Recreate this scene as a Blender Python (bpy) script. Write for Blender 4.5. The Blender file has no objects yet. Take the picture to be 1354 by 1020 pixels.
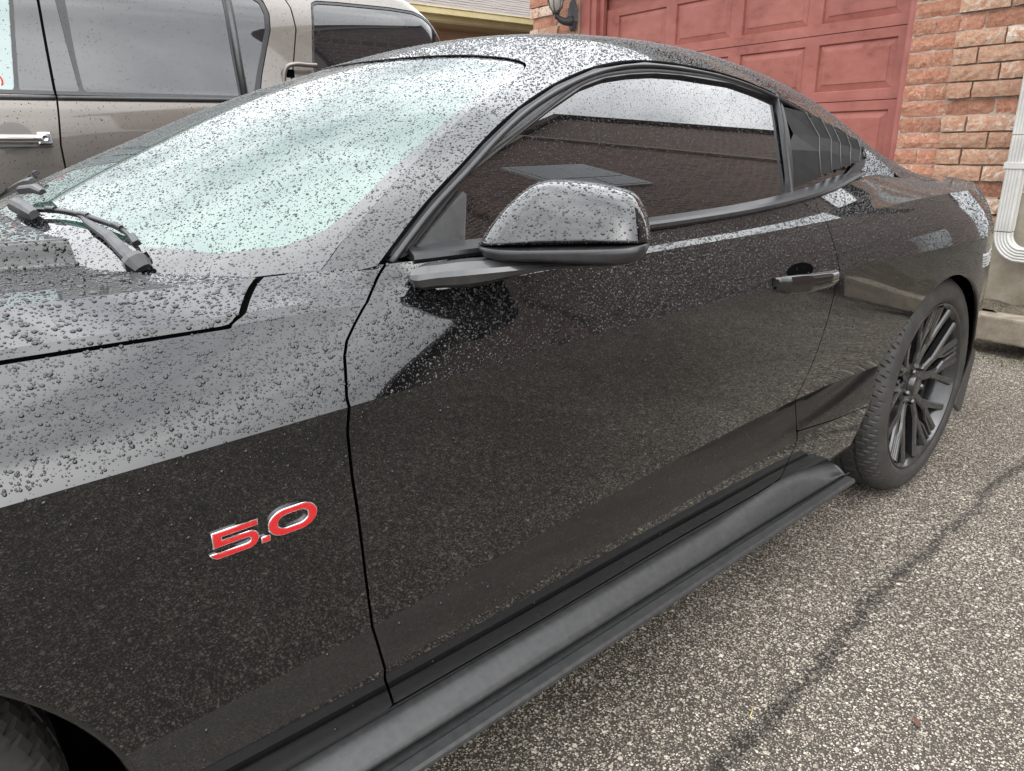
import bpy, bmesh, math, random
import numpy as np
from mathutils import Matrix, Vector
random.seed(7); RNG = np.random.default_rng(11)
SC = bpy.context.scene; COL = SC.collection
R_ = math.radians
# ---------------------------------------------------------------- camera
cd = bpy.data.cameras.new('camera'); cam = bpy.data.objects.new('camera', cd); COL.objects.link(cam)
cd.sensor_width = 36.0; cd.sensor_fit = 'HORIZONTAL'; cd.lens = 978.162/1354*36
cd.clip_start = .02; cd.clip_end = 400
CR = ((.66448344, .74726705, -.00732895), (.23578575, -.21895106, -.94681863), (-.70913105, .62741723, -.32168428))
CP = (1.70669234, .2597355, 1.11439758)
m = Matrix.Identity(4)
for i in range(3):
    m[i][0] = CR[0][i]; m[i][1] = -CR[1][i]; m[i][2] = -CR[2][i]; m[i][3] = CP[i]
cam.matrix_world = m; SC.camera = cam
# ---------------------------------------------------------------- overcast daylight
W = bpy.data.worlds.new('World'); SC.world = W; W.use_nodes = True
nt = W.node_tree; nt.nodes.clear()
out = nt.nodes.new('ShaderNodeOutputWorld'); bg = nt.nodes.new('ShaderNodeBackground')
sky = nt.nodes.new('ShaderNodeTexSky'); sky.sky_type = 'NISHITA'; sky.sun_disc = False
sky.sun_elevation = R_(52); sky.sun_rotation = R_(100); sky.air_density = 1.0; sky.dust_density = 4.0
hs = nt.nodes.new('ShaderNodeHueSaturation'); hs.inputs['Saturation'].default_value = .12
tc = nt.nodes.new('ShaderNodeTexCoord'); mp = nt.nodes.new('ShaderNodeMapping'); mp.inputs['Scale'].default_value = (1, 1, 2.2)
nz = nt.nodes.new('ShaderNodeTexNoise'); nz.inputs['Scale'].default_value = 2.3; nz.inputs['Detail'].default_value = 6; nz.inputs['Roughness'].default_value = .55
cr = nt.nodes.new('ShaderNodeValToRGB')
cr.color_ramp.elements[0].position = .34; cr.color_ramp.elements[0].color = (5.6, 5.95, 6.4, 1)
cr.color_ramp.elements[1].position = .70; cr.color_ramp.elements[1].color = (14.5, 14.7, 14.8, 1)
mx = nt.nodes.new('ShaderNodeMix'); mx.data_type = 'RGBA'; mx.inputs[0].default_value = .72
L = nt.links.new
L(tc.outputs['Generated'], mp.inputs['Vector']); L(mp.outputs[0], nz.inputs['Vector']); L(nz.outputs['Fac'], cr.inputs[0])
L(sky.outputs[0], hs.inputs['Color']); L(hs.outputs[0], mx.inputs[6]); L(cr.outputs[0], mx.inputs[7])
sz = nt.nodes.new('ShaderNodeSeparateXYZ'); L(tc.outputs['Generated'], sz.inputs[0])
gz_ = nt.nodes.new('ShaderNodeMapRange'); gz_.inputs['From Min'].default_value = 0; gz_.inputs['From Max'].default_value = 1; gz_.inputs['To Min'].default_value = .5; gz_.inputs['To Max'].default_value = 1.35; L(sz.outputs['Z'], gz_.inputs['Value'])
gm = nt.nodes.new('ShaderNodeVectorMath'); gm.operation = 'SCALE'; L(mx.outputs[2], gm.inputs[0]); L(gz_.outputs[0], gm.inputs['Scale'])
L(gm.outputs[0], bg.inputs['Color']); bg.inputs['Strength'].default_value = .13
L(bg.outputs[0], out.inputs['Surface'])
sl = bpy.data.lights.new('sun', 'SUN'); sl.energy = .5; sl.angle = R_(110); sl.color = (1, .97, .93)
so = bpy.data.objects.new('sun', sl); COL.objects.link(so)
so.rotation_euler = Vector((-.50, .36, -.79)).to_track_quat('-Z', 'Y').to_euler()
SC.view_settings.view_transform = 'Standard'; SC.view_settings.look = 'None'
SC.view_settings.gamma = 1; SC.view_settings.use_curve_mapping = False
SC.view_settings.exposure = 1.35
SC.render.engine = 'CYCLES'
SC.cycles.use_denoising = True; SC.cycles.use_adaptive_sampling = False
SC.cycles.max_bounces = 8; SC.cycles.glossy_bounces = 5; SC.cycles.transparent_max_bounces = 8
# ---------------------------------------------------------------- materials
def mat(name, color=(.5, .5, .5), rough=.5, metal=0, ior=1.5, coat=0, spec=.5, coat_rough=.02):
    m = bpy.data.materials.new(name); m.use_nodes = True
    b = m.node_tree.nodes['Principled BSDF']
    b.inputs['Base Color'].default_value = (*color, 1); b.inputs['Roughness'].default_value = rough
    b.inputs['Metallic'].default_value = metal; b.inputs['IOR'].default_value = ior
    b.inputs['Coat Weight'].default_value = coat; b.inputs['Coat Roughness'].default_value = coat_rough
    b.inputs['Specular IOR Level'].default_value = spec
    return m
def nodes(m): return m.node_tree.nodes, m.node_tree.links, m.node_tree.nodes['Principled BSDF']
def N(m, kind, **kw):
    n = m.node_tree.nodes.new(kind)
    for k, v in kw.items():
        if k in n.inputs: n.inputs[k].default_value = v
        else: setattr(n, k, v)
    return n
def ramp(m, stops):
    n = N(m, 'ShaderNodeValToRGB'); e = n.color_ramp.elements
    while len(e) < len(stops): e.new(.5)
    for a, (p, c) in zip(e, stops): a.position = p; a.color = (*c, 1) if len(c) == 3 else c
    return n
def coords(m, which='Object', scale=(1, 1, 1)):
    t = N(m, 'ShaderNodeTexCoord'); mp = N(m, 'ShaderNodeMapping'); mp.inputs['Scale'].default_value = scale
    m.node_tree.links.new(t.outputs[which], mp.inputs[0]); return mp.outputs[0]
def noise_color(m, stops, scale, detail=6, which='Object', sc=(1, 1, 1), rough=.6):
    ns, ln, b = nodes(m); c = coords(m, which, sc)
    n = N(m, 'ShaderNodeTexNoise', Scale=scale, Detail=detail, Roughness=rough); ln.new(c, n.inputs['Vector'])
    r = ramp(m, stops); ln.new(n.outputs['Fac'], r.inputs[0]); ln.new(r.outputs[0], b.inputs['Base Color']); return n, r
def bump(m, src, strength, dist, prev=None):
    ns, ln, b = nodes(m); k = N(m, 'ShaderNodeBump', Strength=strength, Distance=dist)
    ln.new(src, k.inputs['Height'])
    if prev is not None: ln.new(prev, k.inputs['Normal'])
    return k.outputs[0]
def droplet_height(m, scale, fill, which='Object'):
    """little round beads: one per Voronoi cell, of uneven size"""
    ns, ln, b = nodes(m); c = coords(m, which)
    v = N(m, 'ShaderNodeTexVoronoi', Scale=scale, Randomness=.9); ln.new(c, v.inputs['Vector'])
    sx = N(m, 'ShaderNodeSeparateColor'); ln.new(v.outputs['Color'], sx.inputs[0])
    r = N(m, 'ShaderNodeMapRange'); r.inputs['To Min'].default_value = .04; r.inputs['To Max'].default_value = fill; ln.new(sx.outputs[0], r.inputs['Value'])
    d = N(m, 'ShaderNodeMath', operation='DIVIDE'); ln.new(v.outputs['Distance'], d.inputs[0]); ln.new(r.outputs[0], d.inputs[1])
    p = N(m, 'ShaderNodeMath', operation='POWER'); ln.new(d.outputs[0], p.inputs[0]); p.inputs[1].default_value = 2
    s = N(m, 'ShaderNodeMath', operation='SUBTRACT', use_clamp=True); s.inputs[0].default_value = 1; ln.new(p.outputs[0], s.inputs[1])
    q = N(m, 'ShaderNodeMath', operation='POWER'); ln.new(s.outputs[0], q.inputs[0]); q.inputs[1].default_value = .5
    h = N(m, 'ShaderNodeMath', operation='MULTIPLY'); ln.new(q.outputs[0], h.inputs[0]); ln.new(r.outputs[0], h.inputs[1])
    return h.outputs[0]
def wet_paint(name, color, drops=True, dirt=.0):
    m = mat(name, color, .05, ior=1.5, coat=1.0, coat_rough=.012, spec=.28); ns, ln, b = nodes(m)
    b.inputs['Coat IOR'].default_value = 1.50
    c = coords(m)
    o = N(m, 'ShaderNodeTexNoise', Scale=60, Detail=2); ln.new(c, o.inputs['Vector'])
    h = bump(m, o.outputs['Fac'], .008, .0010)
    if drops:
        h = bump(m, droplet_height(m, 520, .38), .55, .0011, h)
    ln.new(h, b.inputs['Normal']); ln.new(h, b.inputs['Coat Normal'])
    if dirt:                                            # road film, thickest towards the sill
        g = N(m, 'ShaderNodeNewGeometry'); s = N(m, 'ShaderNodeSeparateXYZ'); ln.new(g.outputs['Position'], s.inputs[0])
        r = N(m, 'ShaderNodeMapRange'); r.inputs['From Min'].default_value = .80; r.inputs['From Max'].default_value = .25; ln.new(s.outputs['Z'], r.inputs['Value'])
        dn = N(m, 'ShaderNodeTexNoise', Scale=9, Detail=8, Roughness=.7); ln.new(c, dn.inputs['Vector'])
        a = N(m, 'ShaderNodeMath', operation='MULTIPLY'); ln.new(r.outputs[0], a.inputs[0]); ln.new(dn.outputs['Fac'], a.inputs[1])
        k = N(m, 'ShaderNodeMath', operation='MULTIPLY'); ln.new(a.outputs[0], k.inputs[0]); k.inputs[1].default_value = dirt
        x = N(m, 'ShaderNodeMix', data_type='RGBA'); ln.new(k.outputs[0], x.inputs[0]); x.inputs[6].default_value = (*color, 1); x.inputs[7].default_value = (.11, .10, .085, 1)
        ln.new(x.outputs[2], b.inputs['Base Color'])
    return m
PAINT = wet_paint('black_paint', (.0035, .0035, .004), drops=False, dirt=.06)
def simple_noise(name, c0, c1, scale, rough, bs=.3, bd=.002, bscale=None, **kw):
    m = mat(name, c0, rough, **kw); n, r = noise_color(m, [(.3, c0), (.7, c1)], scale)
    ns, ln, b = nodes(m); n2 = N(m, 'ShaderNodeTexNoise', Scale=bscale or scale*4, Detail=5); ln.new(coords(m), n2.inputs['Vector'])
    ln.new(bump(m, n2.outputs['Fac'], bs, bd), b.inputs['Normal']); return m
TRIM = simple_noise('black_trim', (.012, .012, .013), (.022, .022, .024), 40, .28, .12, .0008, 300)
RUBBER = simple_noise('rubber', (.010, .010, .010), (.02, .02, .02), 60, .55, .2, .001, 400)
SKIRT = simple_noise('skirt_plastic', (.026, .027, .028), (.046, .046, .046), 70, .40, .3, .0008, 420)
SHELL = mat('inner_black', (.003, .003, .003), .9, spec=0)
TYRE = simple_noise('tyre_rubber', (.022, .021, .020), (.045, .042, .038), 18, .62, .3, .001, 260)
RIM = simple_noise('rim_satin_black', (.012, .012, .013), (.02, .02, .02), 20, .26, .06, .0005, 500, coat=.7)
STEEL = mat('bright_metal', (.55, .55, .55), .22, metal=1)
DISC = simple_noise('brake_disc', (.25, .25, .25), (.38, .37, .36), 30, .4, .2, .0006, 300, metal=1)
CHROME = mat('chrome', (.85, .86, .88), .07, metal=1)
RED = mat('badge_red', (.52, .008, .012), .18, coat=1)
GLASS_DARK = mat('tinted_glass', (.003, .003, .0035), .0, ior=1.65, coat=1.0, coat_rough=0)
ns, ln, b = nodes(GLASS_DARK); b.inputs['Coat IOR'].default_value = 1.6
def laminated(name, tint, see):
    m = mat(name, (.01, .05, .04), 0, ior=2.2, coat=1, coat_rough=0); ns, ln, b = nodes(m)
    b.inputs['Base Color'].default_value = (.014, .064, .047, 1); b.inputs['Specular Tint'].default_value = (*tint, 1)
    b.inputs['Coat IOR'].default_value = 1.55
    t = N(m, 'ShaderNodeBsdfTransparent'); t.inputs[0].default_value = (*tint, 1)
    x = N(m, 'ShaderNodeMixShader'); x.inputs[0].default_value = see
    ln.new(b.outputs[0], x.inputs[1]); ln.new(t.outputs[0], x.inputs[2]); ln.new(x.outputs[0], ns['Material Output'].inputs[0])
    return m
SCREEN = laminated('windscreen_glass', (.84, 1.0, .95), .20)
FRIT = mat('frit_band', (.006, .006, .007), .0, ior=1.55, coat=1, coat_rough=0)
WATER = mat('water', (.002, .002, .0025), .0, ior=1.45, coat=.35, coat_rough=0)
# ---------------------------------------------------------------- car body shape (metres, y to the rear, z up, x to the driver's side)
class NSpline:
    """natural cubic spline through rows of values"""
    def __init__(s, x, y):
        s.x = np.asarray(x, float); s.y = np.asarray(y, float)
        n = len(s.x); h = np.diff(s.x)
        A = np.eye(n); b = np.zeros((n,) + s.y.shape[1:])
        for i in range(1, n-1):
            A[i, i-1] = h[i-1]; A[i, i] = 2*(h[i-1]+h[i]); A[i, i+1] = h[i]
            b[i] = 6*((s.y[i+1]-s.y[i])/h[i] - (s.y[i]-s.y[i-1])/h[i-1])
        s.m = np.linalg.solve(A, b.reshape(n, -1)).reshape(b.shape)
    def __call__(s, q):
        q = np.asarray(q, float)
        i = np.clip(np.searchsorted(s.x, q)-1, 0, len(s.x)-2)
        h = s.x[i+1]-s.x[i]; a = (s.x[i+1]-q)/h; b = (q-s.x[i])/h
        if s.y.ndim > 1:
            sh = q.shape + (1,)*(s.y.ndim-1); a = a.reshape(sh); b = b.reshape(sh); h = h.reshape(sh)
        return a*s.y[i] + b*s.y[i+1] + ((a**3-a)*s.m[i] + (b**3-b)*s.m[i+1])*h*h/6
KY = [-0.95,-.6,-.2,.3,.66,.82,1.2,1.7,2.1,2.45,2.72,2.98,3.28,3.58,3.85]
KX = np.array([
 [.70,.80,.85,.85,.85,.85,.85,.85,.85,.86,.86,.86,.80,.70,.57],
 [.72,.84,.895,.895,.895,.895,.895,.895,.90,.920,.935,.925,.85,.74,.59],
 [.74,.865,.925,.925,.922,.922,.925,.925,.93,.945,.955,.945,.868,.755,.60],
 [.745,.865,.914,.9095,.905,.904,.903,.901,.912,.940,.955,.945,.868,.757,.60],
 [.75,.875,.931,.925,.922,.921,.923,.926,.935,.953,.958,.945,.866,.755,.60],
 [.75,.875,.935,.935,.937,.937,.940,.941,.945,.954,.956,.936,.852,.742,.59],
 [.70,.83,.885,.887,.898,.908,.916,.918,.922,.930,.932,.908,.825,.715,.57],
 [.62,.74,.79,.80,.845,.868,.887,.890,.891,.892,.892,.862,.775,.67,.54],
 [.605,.725,.775,.785,.828,.853,.875,.877,.862,.82,.80,.775,.71,.62,.505],
 [.52,.66,.71,.72,.735,.825,.861,.863,.832,.765,.735,.705,.65,.57,.46]])
KZ = np.array([
 [.20]*15,
 [.285]*13+[.30,.32],
 [.385,.383,.382,.381,.383,.388,.395,.405,.412,.42,.42,.42,.42,.43,.44],
 [.43,.43,.435,.44,.446,.455,.478,.498,.507,.51,.51,.51,.51,.51,.51],
 [.61,.61,.61,.61,.61,.612,.62,.63,.635,.64,.64,.64,.64,.64,.64],
 [.785,.788,.79,.791,.799,.803,.812,.814,.812,.808,.805,.80,.80,.80,.80],
 [.83,.836,.839,.843,.850,.855,.863,.866,.870,.873,.874,.87,.867,.864,.86],
 [.855,.875,.888,.895,.901,.907,.914,.917,.924,.938,.942,.936,.93,.925,.92],
 [.860,.881,.895,.903,.910,.916,.923,.927,.944,.968,.962,.947,.938,.931,.925],
 [.885,.91,.928,.935,.933,.945,.950,.957,.981,.998,.978,.957,.945,.937,.93]])
SK = NSpline(KY, np.stack([KX.T, KZ.T], 2))        # (ny, 10, 2)
SEGS = ((0, 2), (2, 3), (3, 5), (5, 7), (7, 8), (8, 9))   # between the creases: both edges of the lower door band, waist line, both edges of the shoulder ledge
def side_cols(Y, T):
    """grid of points (len(T), len(Y), 3) of the driver's body side; T runs over the ten feature lines"""
    C = np.moveaxis(SK(np.asarray(Y, float)), 1, 0); T = np.asarray(T, float)
    P = np.empty((len(T), len(Y), 2))
    for a, b in SEGS:
        m = (T >= a) & (T <= b)
        if T.max() <= a or T.min() >= b: continue
        P[m] = NSpline(range(a, b+1), C[a:b+1])(T[m])
        if a >= 7:                                     # the ledge melts into the haunch behind the door
            w = np.clip((np.asarray(Y, float)-1.98)/.30, 0, 1); w = (w*w*(3-2*w))[None, :, None]
            P[m] = P[m]*(1-w)+NSpline(range(7, 10), C[7:10])(T[m])*w
    return np.dstack([P[..., 0], np.broadcast_to(np.asarray(Y, float), P.shape[:2]), P[..., 1]])
TT = np.linspace(0, 9, 361)
def side_x(y, z):
    g = side_cols(np.array([y]), TT)[:, 0]
    return np.interp(z, g[:, 2], g[:, 0])
# upper shell: roof, windscreen, backlight, boot lid as one sheet over (y, x)
UE = np.array([ # y, half width, height of its edge (the drip line over the side glass)
 [.30,.98,.60],[.55,.93,.76],[.70,.862,.878],[.814,.813,.955],[.916,.781,1.025],[.998,.756,1.071],[1.057,.736,1.104],[1.166,.701,1.157],[1.292,.665,1.203],
 [1.427,.634,1.239],[1.608,.613,1.262],[1.738,.616,1.260],[1.873,.626,1.249],[2.03,.654,1.217],[2.161,.690,1.171],
 [2.27,.719,1.128],[2.40,.738,1.083],[2.56,.740,1.030],[2.72,.735,.980],[2.98,.705,.957],[3.28,.65,.945],[3.58,.57,.937],[3.85,.46,.930]])
UEs = NSpline(UE[:, 0], UE[:, 1:])
UC = np.array([[.30,.895],[.55,1.022],[.8,1.125],[1.0,1.20],[1.2,1.262],[1.35,1.302],[1.5,1.338],[1.65,1.357],[1.8,1.363],[2.0,1.357],[2.2,1.336],
 [2.4,1.297],[2.6,1.243],[2.8,1.178],[3.0,1.10],[3.2,1.022],[3.35,.975],[3.5,.955],[3.65,.948],[3.85,.942]])
UCs = NSpline(UC[:, 0], UC[:, 1])
UPW = NSpline([.3,.8,1.2,1.6,2.0,2.4,2.8,3.2,3.85],[2.0,2.0,2.05,2.5,3.2,3.4,3.2,2.8,2.6])
def upper_z(y, x):
    e = UEs(y); c = UCs(y); p = UPW(y)
    xs = np.maximum(e[..., 0], 1e-3)
    r = np.abs(x)/xs
    return e[..., 1] + (c-e[..., 1])*(1-r**p)
def upper_grid(Y, R):
    Y = np.asarray(Y, float); R = np.asarray(R, float)
    e = UEs(Y); X = R[:, None]*e[None, :, 0]
    YY = np.broadcast_to(Y, X.shape)
    return np.dstack([X, YY, upper_z(YY, X)])
def glass_x(y, z):
    d = np.clip(z-.95, -.03, .36)
    return .815-.37*d-.90*d*d
# ---------------------------------------------------------------- mesh helpers
def link(name, me, material=None, parent=None):
    o = bpy.data.objects.new(name, me); COL.objects.link(o)
    if material is not None and not me.materials: me.materials.append(material)
    if parent is not None:
        o.parent = parent
        o.matrix_parent_inverse = WORLDS[parent.name].inverted() if parent.name in WORLDS else Matrix.Identity(4)
    return o
WORLDS = {}
def make(name, V, F, material, parent=None, normals=None, smooth=True, kind=None):
    me = bpy.data.meshes.new(name)
    me.from_pydata(np.asarray(V, float).tolist(), [], [list(map(int, f)) for f in F])
    if smooth: me.polygons.foreach_set('use_smooth', [True]*len(me.polygons))
    if normals is not None: me.normals_split_custom_set_from_vertices(np.asarray(normals, float).tolist())
    me.update()
    o = link(name, me, material, parent)
    if kind: o['kind'] = kind
    return o
def from_bm(name, bm, material, parent=None, smooth=False):
    me = bpy.data.meshes.new(name); bmesh.ops.recalc_face_normals(bm, faces=bm.faces[:]); bm.to_mesh(me); bm.free()
    if smooth: me.polygons.foreach_set('use_smooth', [True]*len(me.polygons))
    return link(name, me, material, parent)
def thing(name, label, cat, loc=(0, 0, 0), group=None, matrix=None):
    """an Empty at the thing's base; its parts are given in the frame `matrix` (the world by default)"""
    o = bpy.data.objects.new(name, None); COL.objects.link(o); o.empty_display_size = .1
    base = matrix or Matrix.Identity(4)
    o.matrix_world = base @ Matrix.Translation(loc)
    WORLDS[o.name] = Matrix.Translation(loc)
    o['label'] = label; o['category'] = cat
    if group: o['group'] = group
    return o
def tag(o, label, cat, group=None):
    o['label'] = label; o['category'] = cat
    if group: o['group'] = group
    return o
def box(bm, lo, hi, bevel=0):
    vs = [bm.verts.new((x, y, z)) for x in (lo[0], hi[0]) for y in (lo[1], hi[1]) for z in (lo[2], hi[2])]
    fs = [bm.faces.new([vs[i] for i in q]) for q in ((0, 1, 3, 2), (4, 6, 7, 5), (0, 4, 5, 1), (2, 3, 7, 6), (0, 2, 6, 4), (1, 5, 7, 3))]
    if bevel:
        es = list({e for f in fs for e in f.edges})
        bmesh.ops.bevel(bm, geom=es, offset=bevel, segments=2, affect='EDGES', profile=.6)
def boxes(name, lst, material, parent=None, bevel=0):
    bm = bmesh.new()
    for lo, hi in lst: box(bm, lo, hi, bevel)
    return from_bm(name, bm, material, parent)
def grid_faces(r, c, close=False):
    i = np.arange(r-1)[:, None]*c; j = np.arange(c-1)[None, :]
    a = (i+j).ravel(); F = np.stack([a, a+1, a+c+1, a+c], 1)
    if close:
        k = np.arange(r-1)*c; F = np.vstack([F, np.stack([k+c-1, k, k+c, k+2*c-1], 1)])
    return F
def grid_normals(P, ref):
    n = np.cross(np.gradient(P, axis=1), np.gradient(P, axis=0))
    n /= np.maximum(np.linalg.norm(n, axis=2, keepdims=True), 1e-12)
    s = np.sign((n*np.asarray(ref, float)).sum(2).mean()); return n*s, s
def clip_grid(P, Nn, F):
    """keep the part of a quad grid where F > 0, cut exactly along F = 0"""
    r, c = F.shape; V = list(P.reshape(-1, 3)); NN = list(Nn.reshape(-1, 3)); f = F.ravel()
    Q = grid_faces(r, c); ins = f[Q] > 0; full = ins.all(1); part = ins.any(1) & ~full
    faces = [tuple(q) for q in Q[full]]; cut = {}
    def x(a, b):
        k = (a, b) if a < b else (b, a)
        if k not in cut:
            a, b = k; t = f[a]/(f[a]-f[b]); t = min(max(t, .002), .998)
            cut[k] = len(V); V.append(V[a]+(V[b]-V[a])*t); n = NN[a]+(NN[b]-NN[a])*t; NN.append(n/np.linalg.norm(n))
        return cut[k]
    for q in Q[part]:
        p = []
        for i in range(4):
            a, b = int(q[i]), int(q[(i+1) % 4])
            if f[a] > 0: p.append(a)
            if (f[a] > 0) != (f[b] > 0): p.append(x(a, b))
        if len(p) >= 3: faces.append(tuple(p))
    used = sorted({i for q in faces for i in q}); mp = {u: k for k, u in enumerate(used)}
    return np.array([V[i] for i in used]), [tuple(mp[i] for i in q) for q in faces], np.array([NN[i] for i in used])
def rim_strip(V, F, NN, depth):
    """turn the free edges of a sheet inwards"""
    E = set()
    for q in F:
        for i in range(len(q)): E.add((q[i], q[(i+1) % len(q)]))
    B = [(a, b) for a, b in E if (b, a) not in E]
    nv = len(V); V2 = []; N2 = []; F2 = []
    for a, b in B:
        e = V[b]-V[a]; n = NN[a]; o = np.cross(e, n); l = np.linalg.norm(o); o = o/l if l > 1e-9 else n
        k = nv+len(V2)
        V2 += [V[a], V[b], V[b]-NN[b]*depth, V[a]-NN[a]*depth]; N2 += [o]*4
        F2.append((k+1, k, k+3, k+2))
    if not B: return V, F, NN
    return np.vstack([V, V2]), F+F2, np.vstack([NN, N2])
SCATTER = []                                          # (vertices, triangles, normals, density function, size) for the rain beads
def sheet(name, parts, material, parent, depth=.012, ref=(1, 0, 0), drops=None, mirror=False):
    """one panel out of one or more clipped grids: parts = [(P, F), ...]"""
    VV = []; FF = []; NN = []; k = 0
    for P, F in parts:
        n, s = grid_normals(P, ref); V, Fc, nn = clip_grid(P, n, F)
        if len(Fc) == 0: continue
        a, b, c = (V[Fc[0][0]], V[Fc[0][1]], V[Fc[0][2]])
        if np.dot(np.cross(b-a, c-a), nn[Fc[0][0]]) < 0: Fc = [q[::-1] for q in Fc]
        if drops: SCATTER.append((V, Fc, nn, drops))
        if depth: V, Fc, nn = rim_strip(V, Fc, nn, depth)
        VV.append(V); NN.append(nn); FF += [tuple(i+k for i in q) for q in Fc]; k += len(V)
    V = np.vstack(VV); nn = np.vstack(NN)
    if mirror: V = V*[-1, 1, 1]; nn = nn*[-1, 1, 1]; FF = [q[::-1] for q in FF]
    return make(name, V, FF, material, parent, nn)
def sd_poly(px, py, poly):
    """signed distance to a polygon, positive inside"""
    poly = np.asarray(poly, float); d = np.full(px.shape, 1e9); ins = np.zeros(px.shape, bool)
    for i in range(len(poly)):
        a = poly[i]; b = poly[(i+1) % len(poly)]; e = b-a
        wx = px-a[0]; wy = py-a[1]; t = np.clip((wx*e[0]+wy*e[1])/max(e@e, 1e-12), 0, 1)
        d = np.minimum(d, (wx-t*e[0])**2+(wy-t*e[1])**2)
        c = (a[1] <= py) != (b[1] <= py)
        with np.errstate(divide='ignore', invalid='ignore'):
            ins ^= c & (px < a[0]+(py-a[1])*e[0]/(e[1] if e[1] else 1e-12))
    return np.where(ins, 1, -1)*np.sqrt(d)
def sd_line(px, py, line):
    line = np.asarray(line, float); d = np.full(np.shape(px), 1e9)
    for a, b in zip(line[:-1], line[1:]):
        e = b-a; wx = px-a[0]; wy = py-a[1]; t = np.clip((wx*e[0]+wy*e[1])/max(e@e, 1e-12), 0, 1)
        d = np.minimum(d, np.hypot(wx-t*e[0], wy-t*e[1]))
    return d
def resample(pts, n, smooth=True):
    pts = np.asarray(pts, float); s = np.r_[0, np.cumsum(np.linalg.norm(np.diff(pts, axis=0), axis=1))]
    q = np.linspace(0, s[-1], n)
    if smooth: return NSpline(s, pts)(q)
    return np.stack([np.interp(q, s, pts[:, k]) for k in range(pts.shape[1])], 1)
def tube(name, pts, rad, material, parent=None, sides=10, up=(0, 0, 1), cap=True, squash=1.0):
    """a swept round (or flattened) bar; rad may vary along it"""
    pts = np.asarray(pts, float); n = len(pts); rad = np.broadcast_to(rad, (n,))
    t = np.gradient(pts, axis=0); t /= np.linalg.norm(t, axis=1, keepdims=True)
    u = np.cross(np.broadcast_to(up, t.shape), t); u /= np.maximum(np.linalg.norm(u, axis=1, keepdims=True), 1e-9); w = np.cross(t, u)
    a = np.linspace(0, 2*np.pi, sides, endpoint=False)
    V = pts[:, None]+rad[:, None, None]*(np.cos(a)[None, :, None]*u[:, None]+squash*np.sin(a)[None, :, None]*w[:, None])
    F = [tuple(q) for q in grid_faces(n, sides, True)]
    if cap: F += [tuple(range(sides))[::-1], tuple(range((n-1)*sides, n*sides))]
    return make(name, V.reshape(-1, 3), F, material, parent)
def sweep(name, path, prof, material, parent=None, side=(1, 0, 0), cap=True, smooth=False):
    """sweep a closed (a, b) profile along a path: a along `side`, b along up x"""
    path = np.asarray(path, float); prof = np.asarray(prof, float); n = len(path)
    t = np.gradient(path, axis=0); t /= np.linalg.norm(t, axis=1, keepdims=True)
    s = np.broadcast_to(side, t.shape)-t*(t@np.asarray(side, float))[:, None]; s /= np.linalg.norm(s, axis=1, keepdims=True)
    w = np.cross(s, t)
    w *= np.where(w[:, 2:3].mean() < 0, -1, 1)
    V = path[:, None]+prof[None, :, :1]*s[:, None]+prof[None, :, 1:]*w[:, None]
    k = len(prof); F = [tuple(q) for q in grid_faces(n, k, True)]
    if cap: F += [tuple(range(k))[::-1], tuple(range((n-1)*k, n*k))]
    o = make(name, V.reshape(-1, 3), F, material, parent, smooth=smooth)
    bm = bmesh.new(); bm.from_mesh(o.data); bmesh.ops.recalc_face_normals(bm, faces=bm.faces[:]); bm.to_mesh(o.data); bm.free()
    return o
def lathe(name, prof, material, parent=None, seg=96, axis_at=(0, 0, 0), smooth=True):
    """revolve (x, r) about the x axis"""
    prof = np.asarray(prof, float); a = np.linspace(0, 2*np.pi, seg, endpoint=False)
    V = np.stack([np.broadcast_to(prof[:, None, 0], (len(prof), seg)), prof[:, None, 1]*np.cos(a), prof[:, None, 1]*np.sin(a)], 2)+np.asarray(axis_at, float)
    return make(name, V.reshape(-1, 3), grid_faces(len(prof), seg, True), material, parent, smooth=smooth)
# ================================================================ the black coupe
CAR = thing('sports_car', 'wet black coupe with red and chrome 5.0 badge in front of its door', 'car', (0, 1.4, 0))
seamF = np.array([(.735,.20),(.729,.286),(.706,.36),(.701,.428),(.689,.544),(.680,.648),(.674,.70),(.670,.766),(.675,.809),(.693,.851),(.705,.867),(.726,.884),(.750,.902),(.779,.920),(.808,.942),(.83,.96)])
seamR = np.array([(1.855,.20),(1.862,.34),(1.873,.421),(1.883,.508),(1.901,.576),(1.912,.63),(1.921,.67),(1.929,.71),(1.934,.757),(1.939,.80),(1.943,.851),(1.948,.911),(1.958,.967),(1.965,1.0)])
ARF = (-.05, .30, .4412); ARR = (2.645, .305, .415)
def fields(P, T):
    y = P[..., 1]; z = P[..., 2]; t = np.broadcast_to(np.asarray(T)[:, None], y.shape)
    f = dict(y=y, z=z, t=t)
    f['sF'] = y-np.interp(z, seamF[:, 1], seamF[:, 0]); f['sR'] = y-np.interp(z, seamR[:, 1], seamR[:, 0])
    f['aF'] = np.where(z > ARF[1], np.hypot(y-ARF[0], z-ARF[1]), abs(y-ARF[0]))-ARF[2]
    f['aR'] = np.where(z > ARR[1], np.hypot(y-ARR[0], z-ARR[1]), abs(y-ARR[0])+.25*(ARR[1]-z)*(y < ARR[0]))-ARR[2]
    f['bot'] = z-np.interp(y, [.4,.73,1.05,1.45,1.76,1.9], [.275,.285,.283,.294,.291,.30])
    f['low'] = z-np.interp(y, [1.8,1.88,2.05,2.25], [.435,.427,.413,.404])
    f['hood'] = np.minimum((t-7)*.05, np.interp(z, [.899,.904,.916,.926,.934], [.580,.593,.621,.645,.666])-y)
    return f
G_ = .0022
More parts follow.
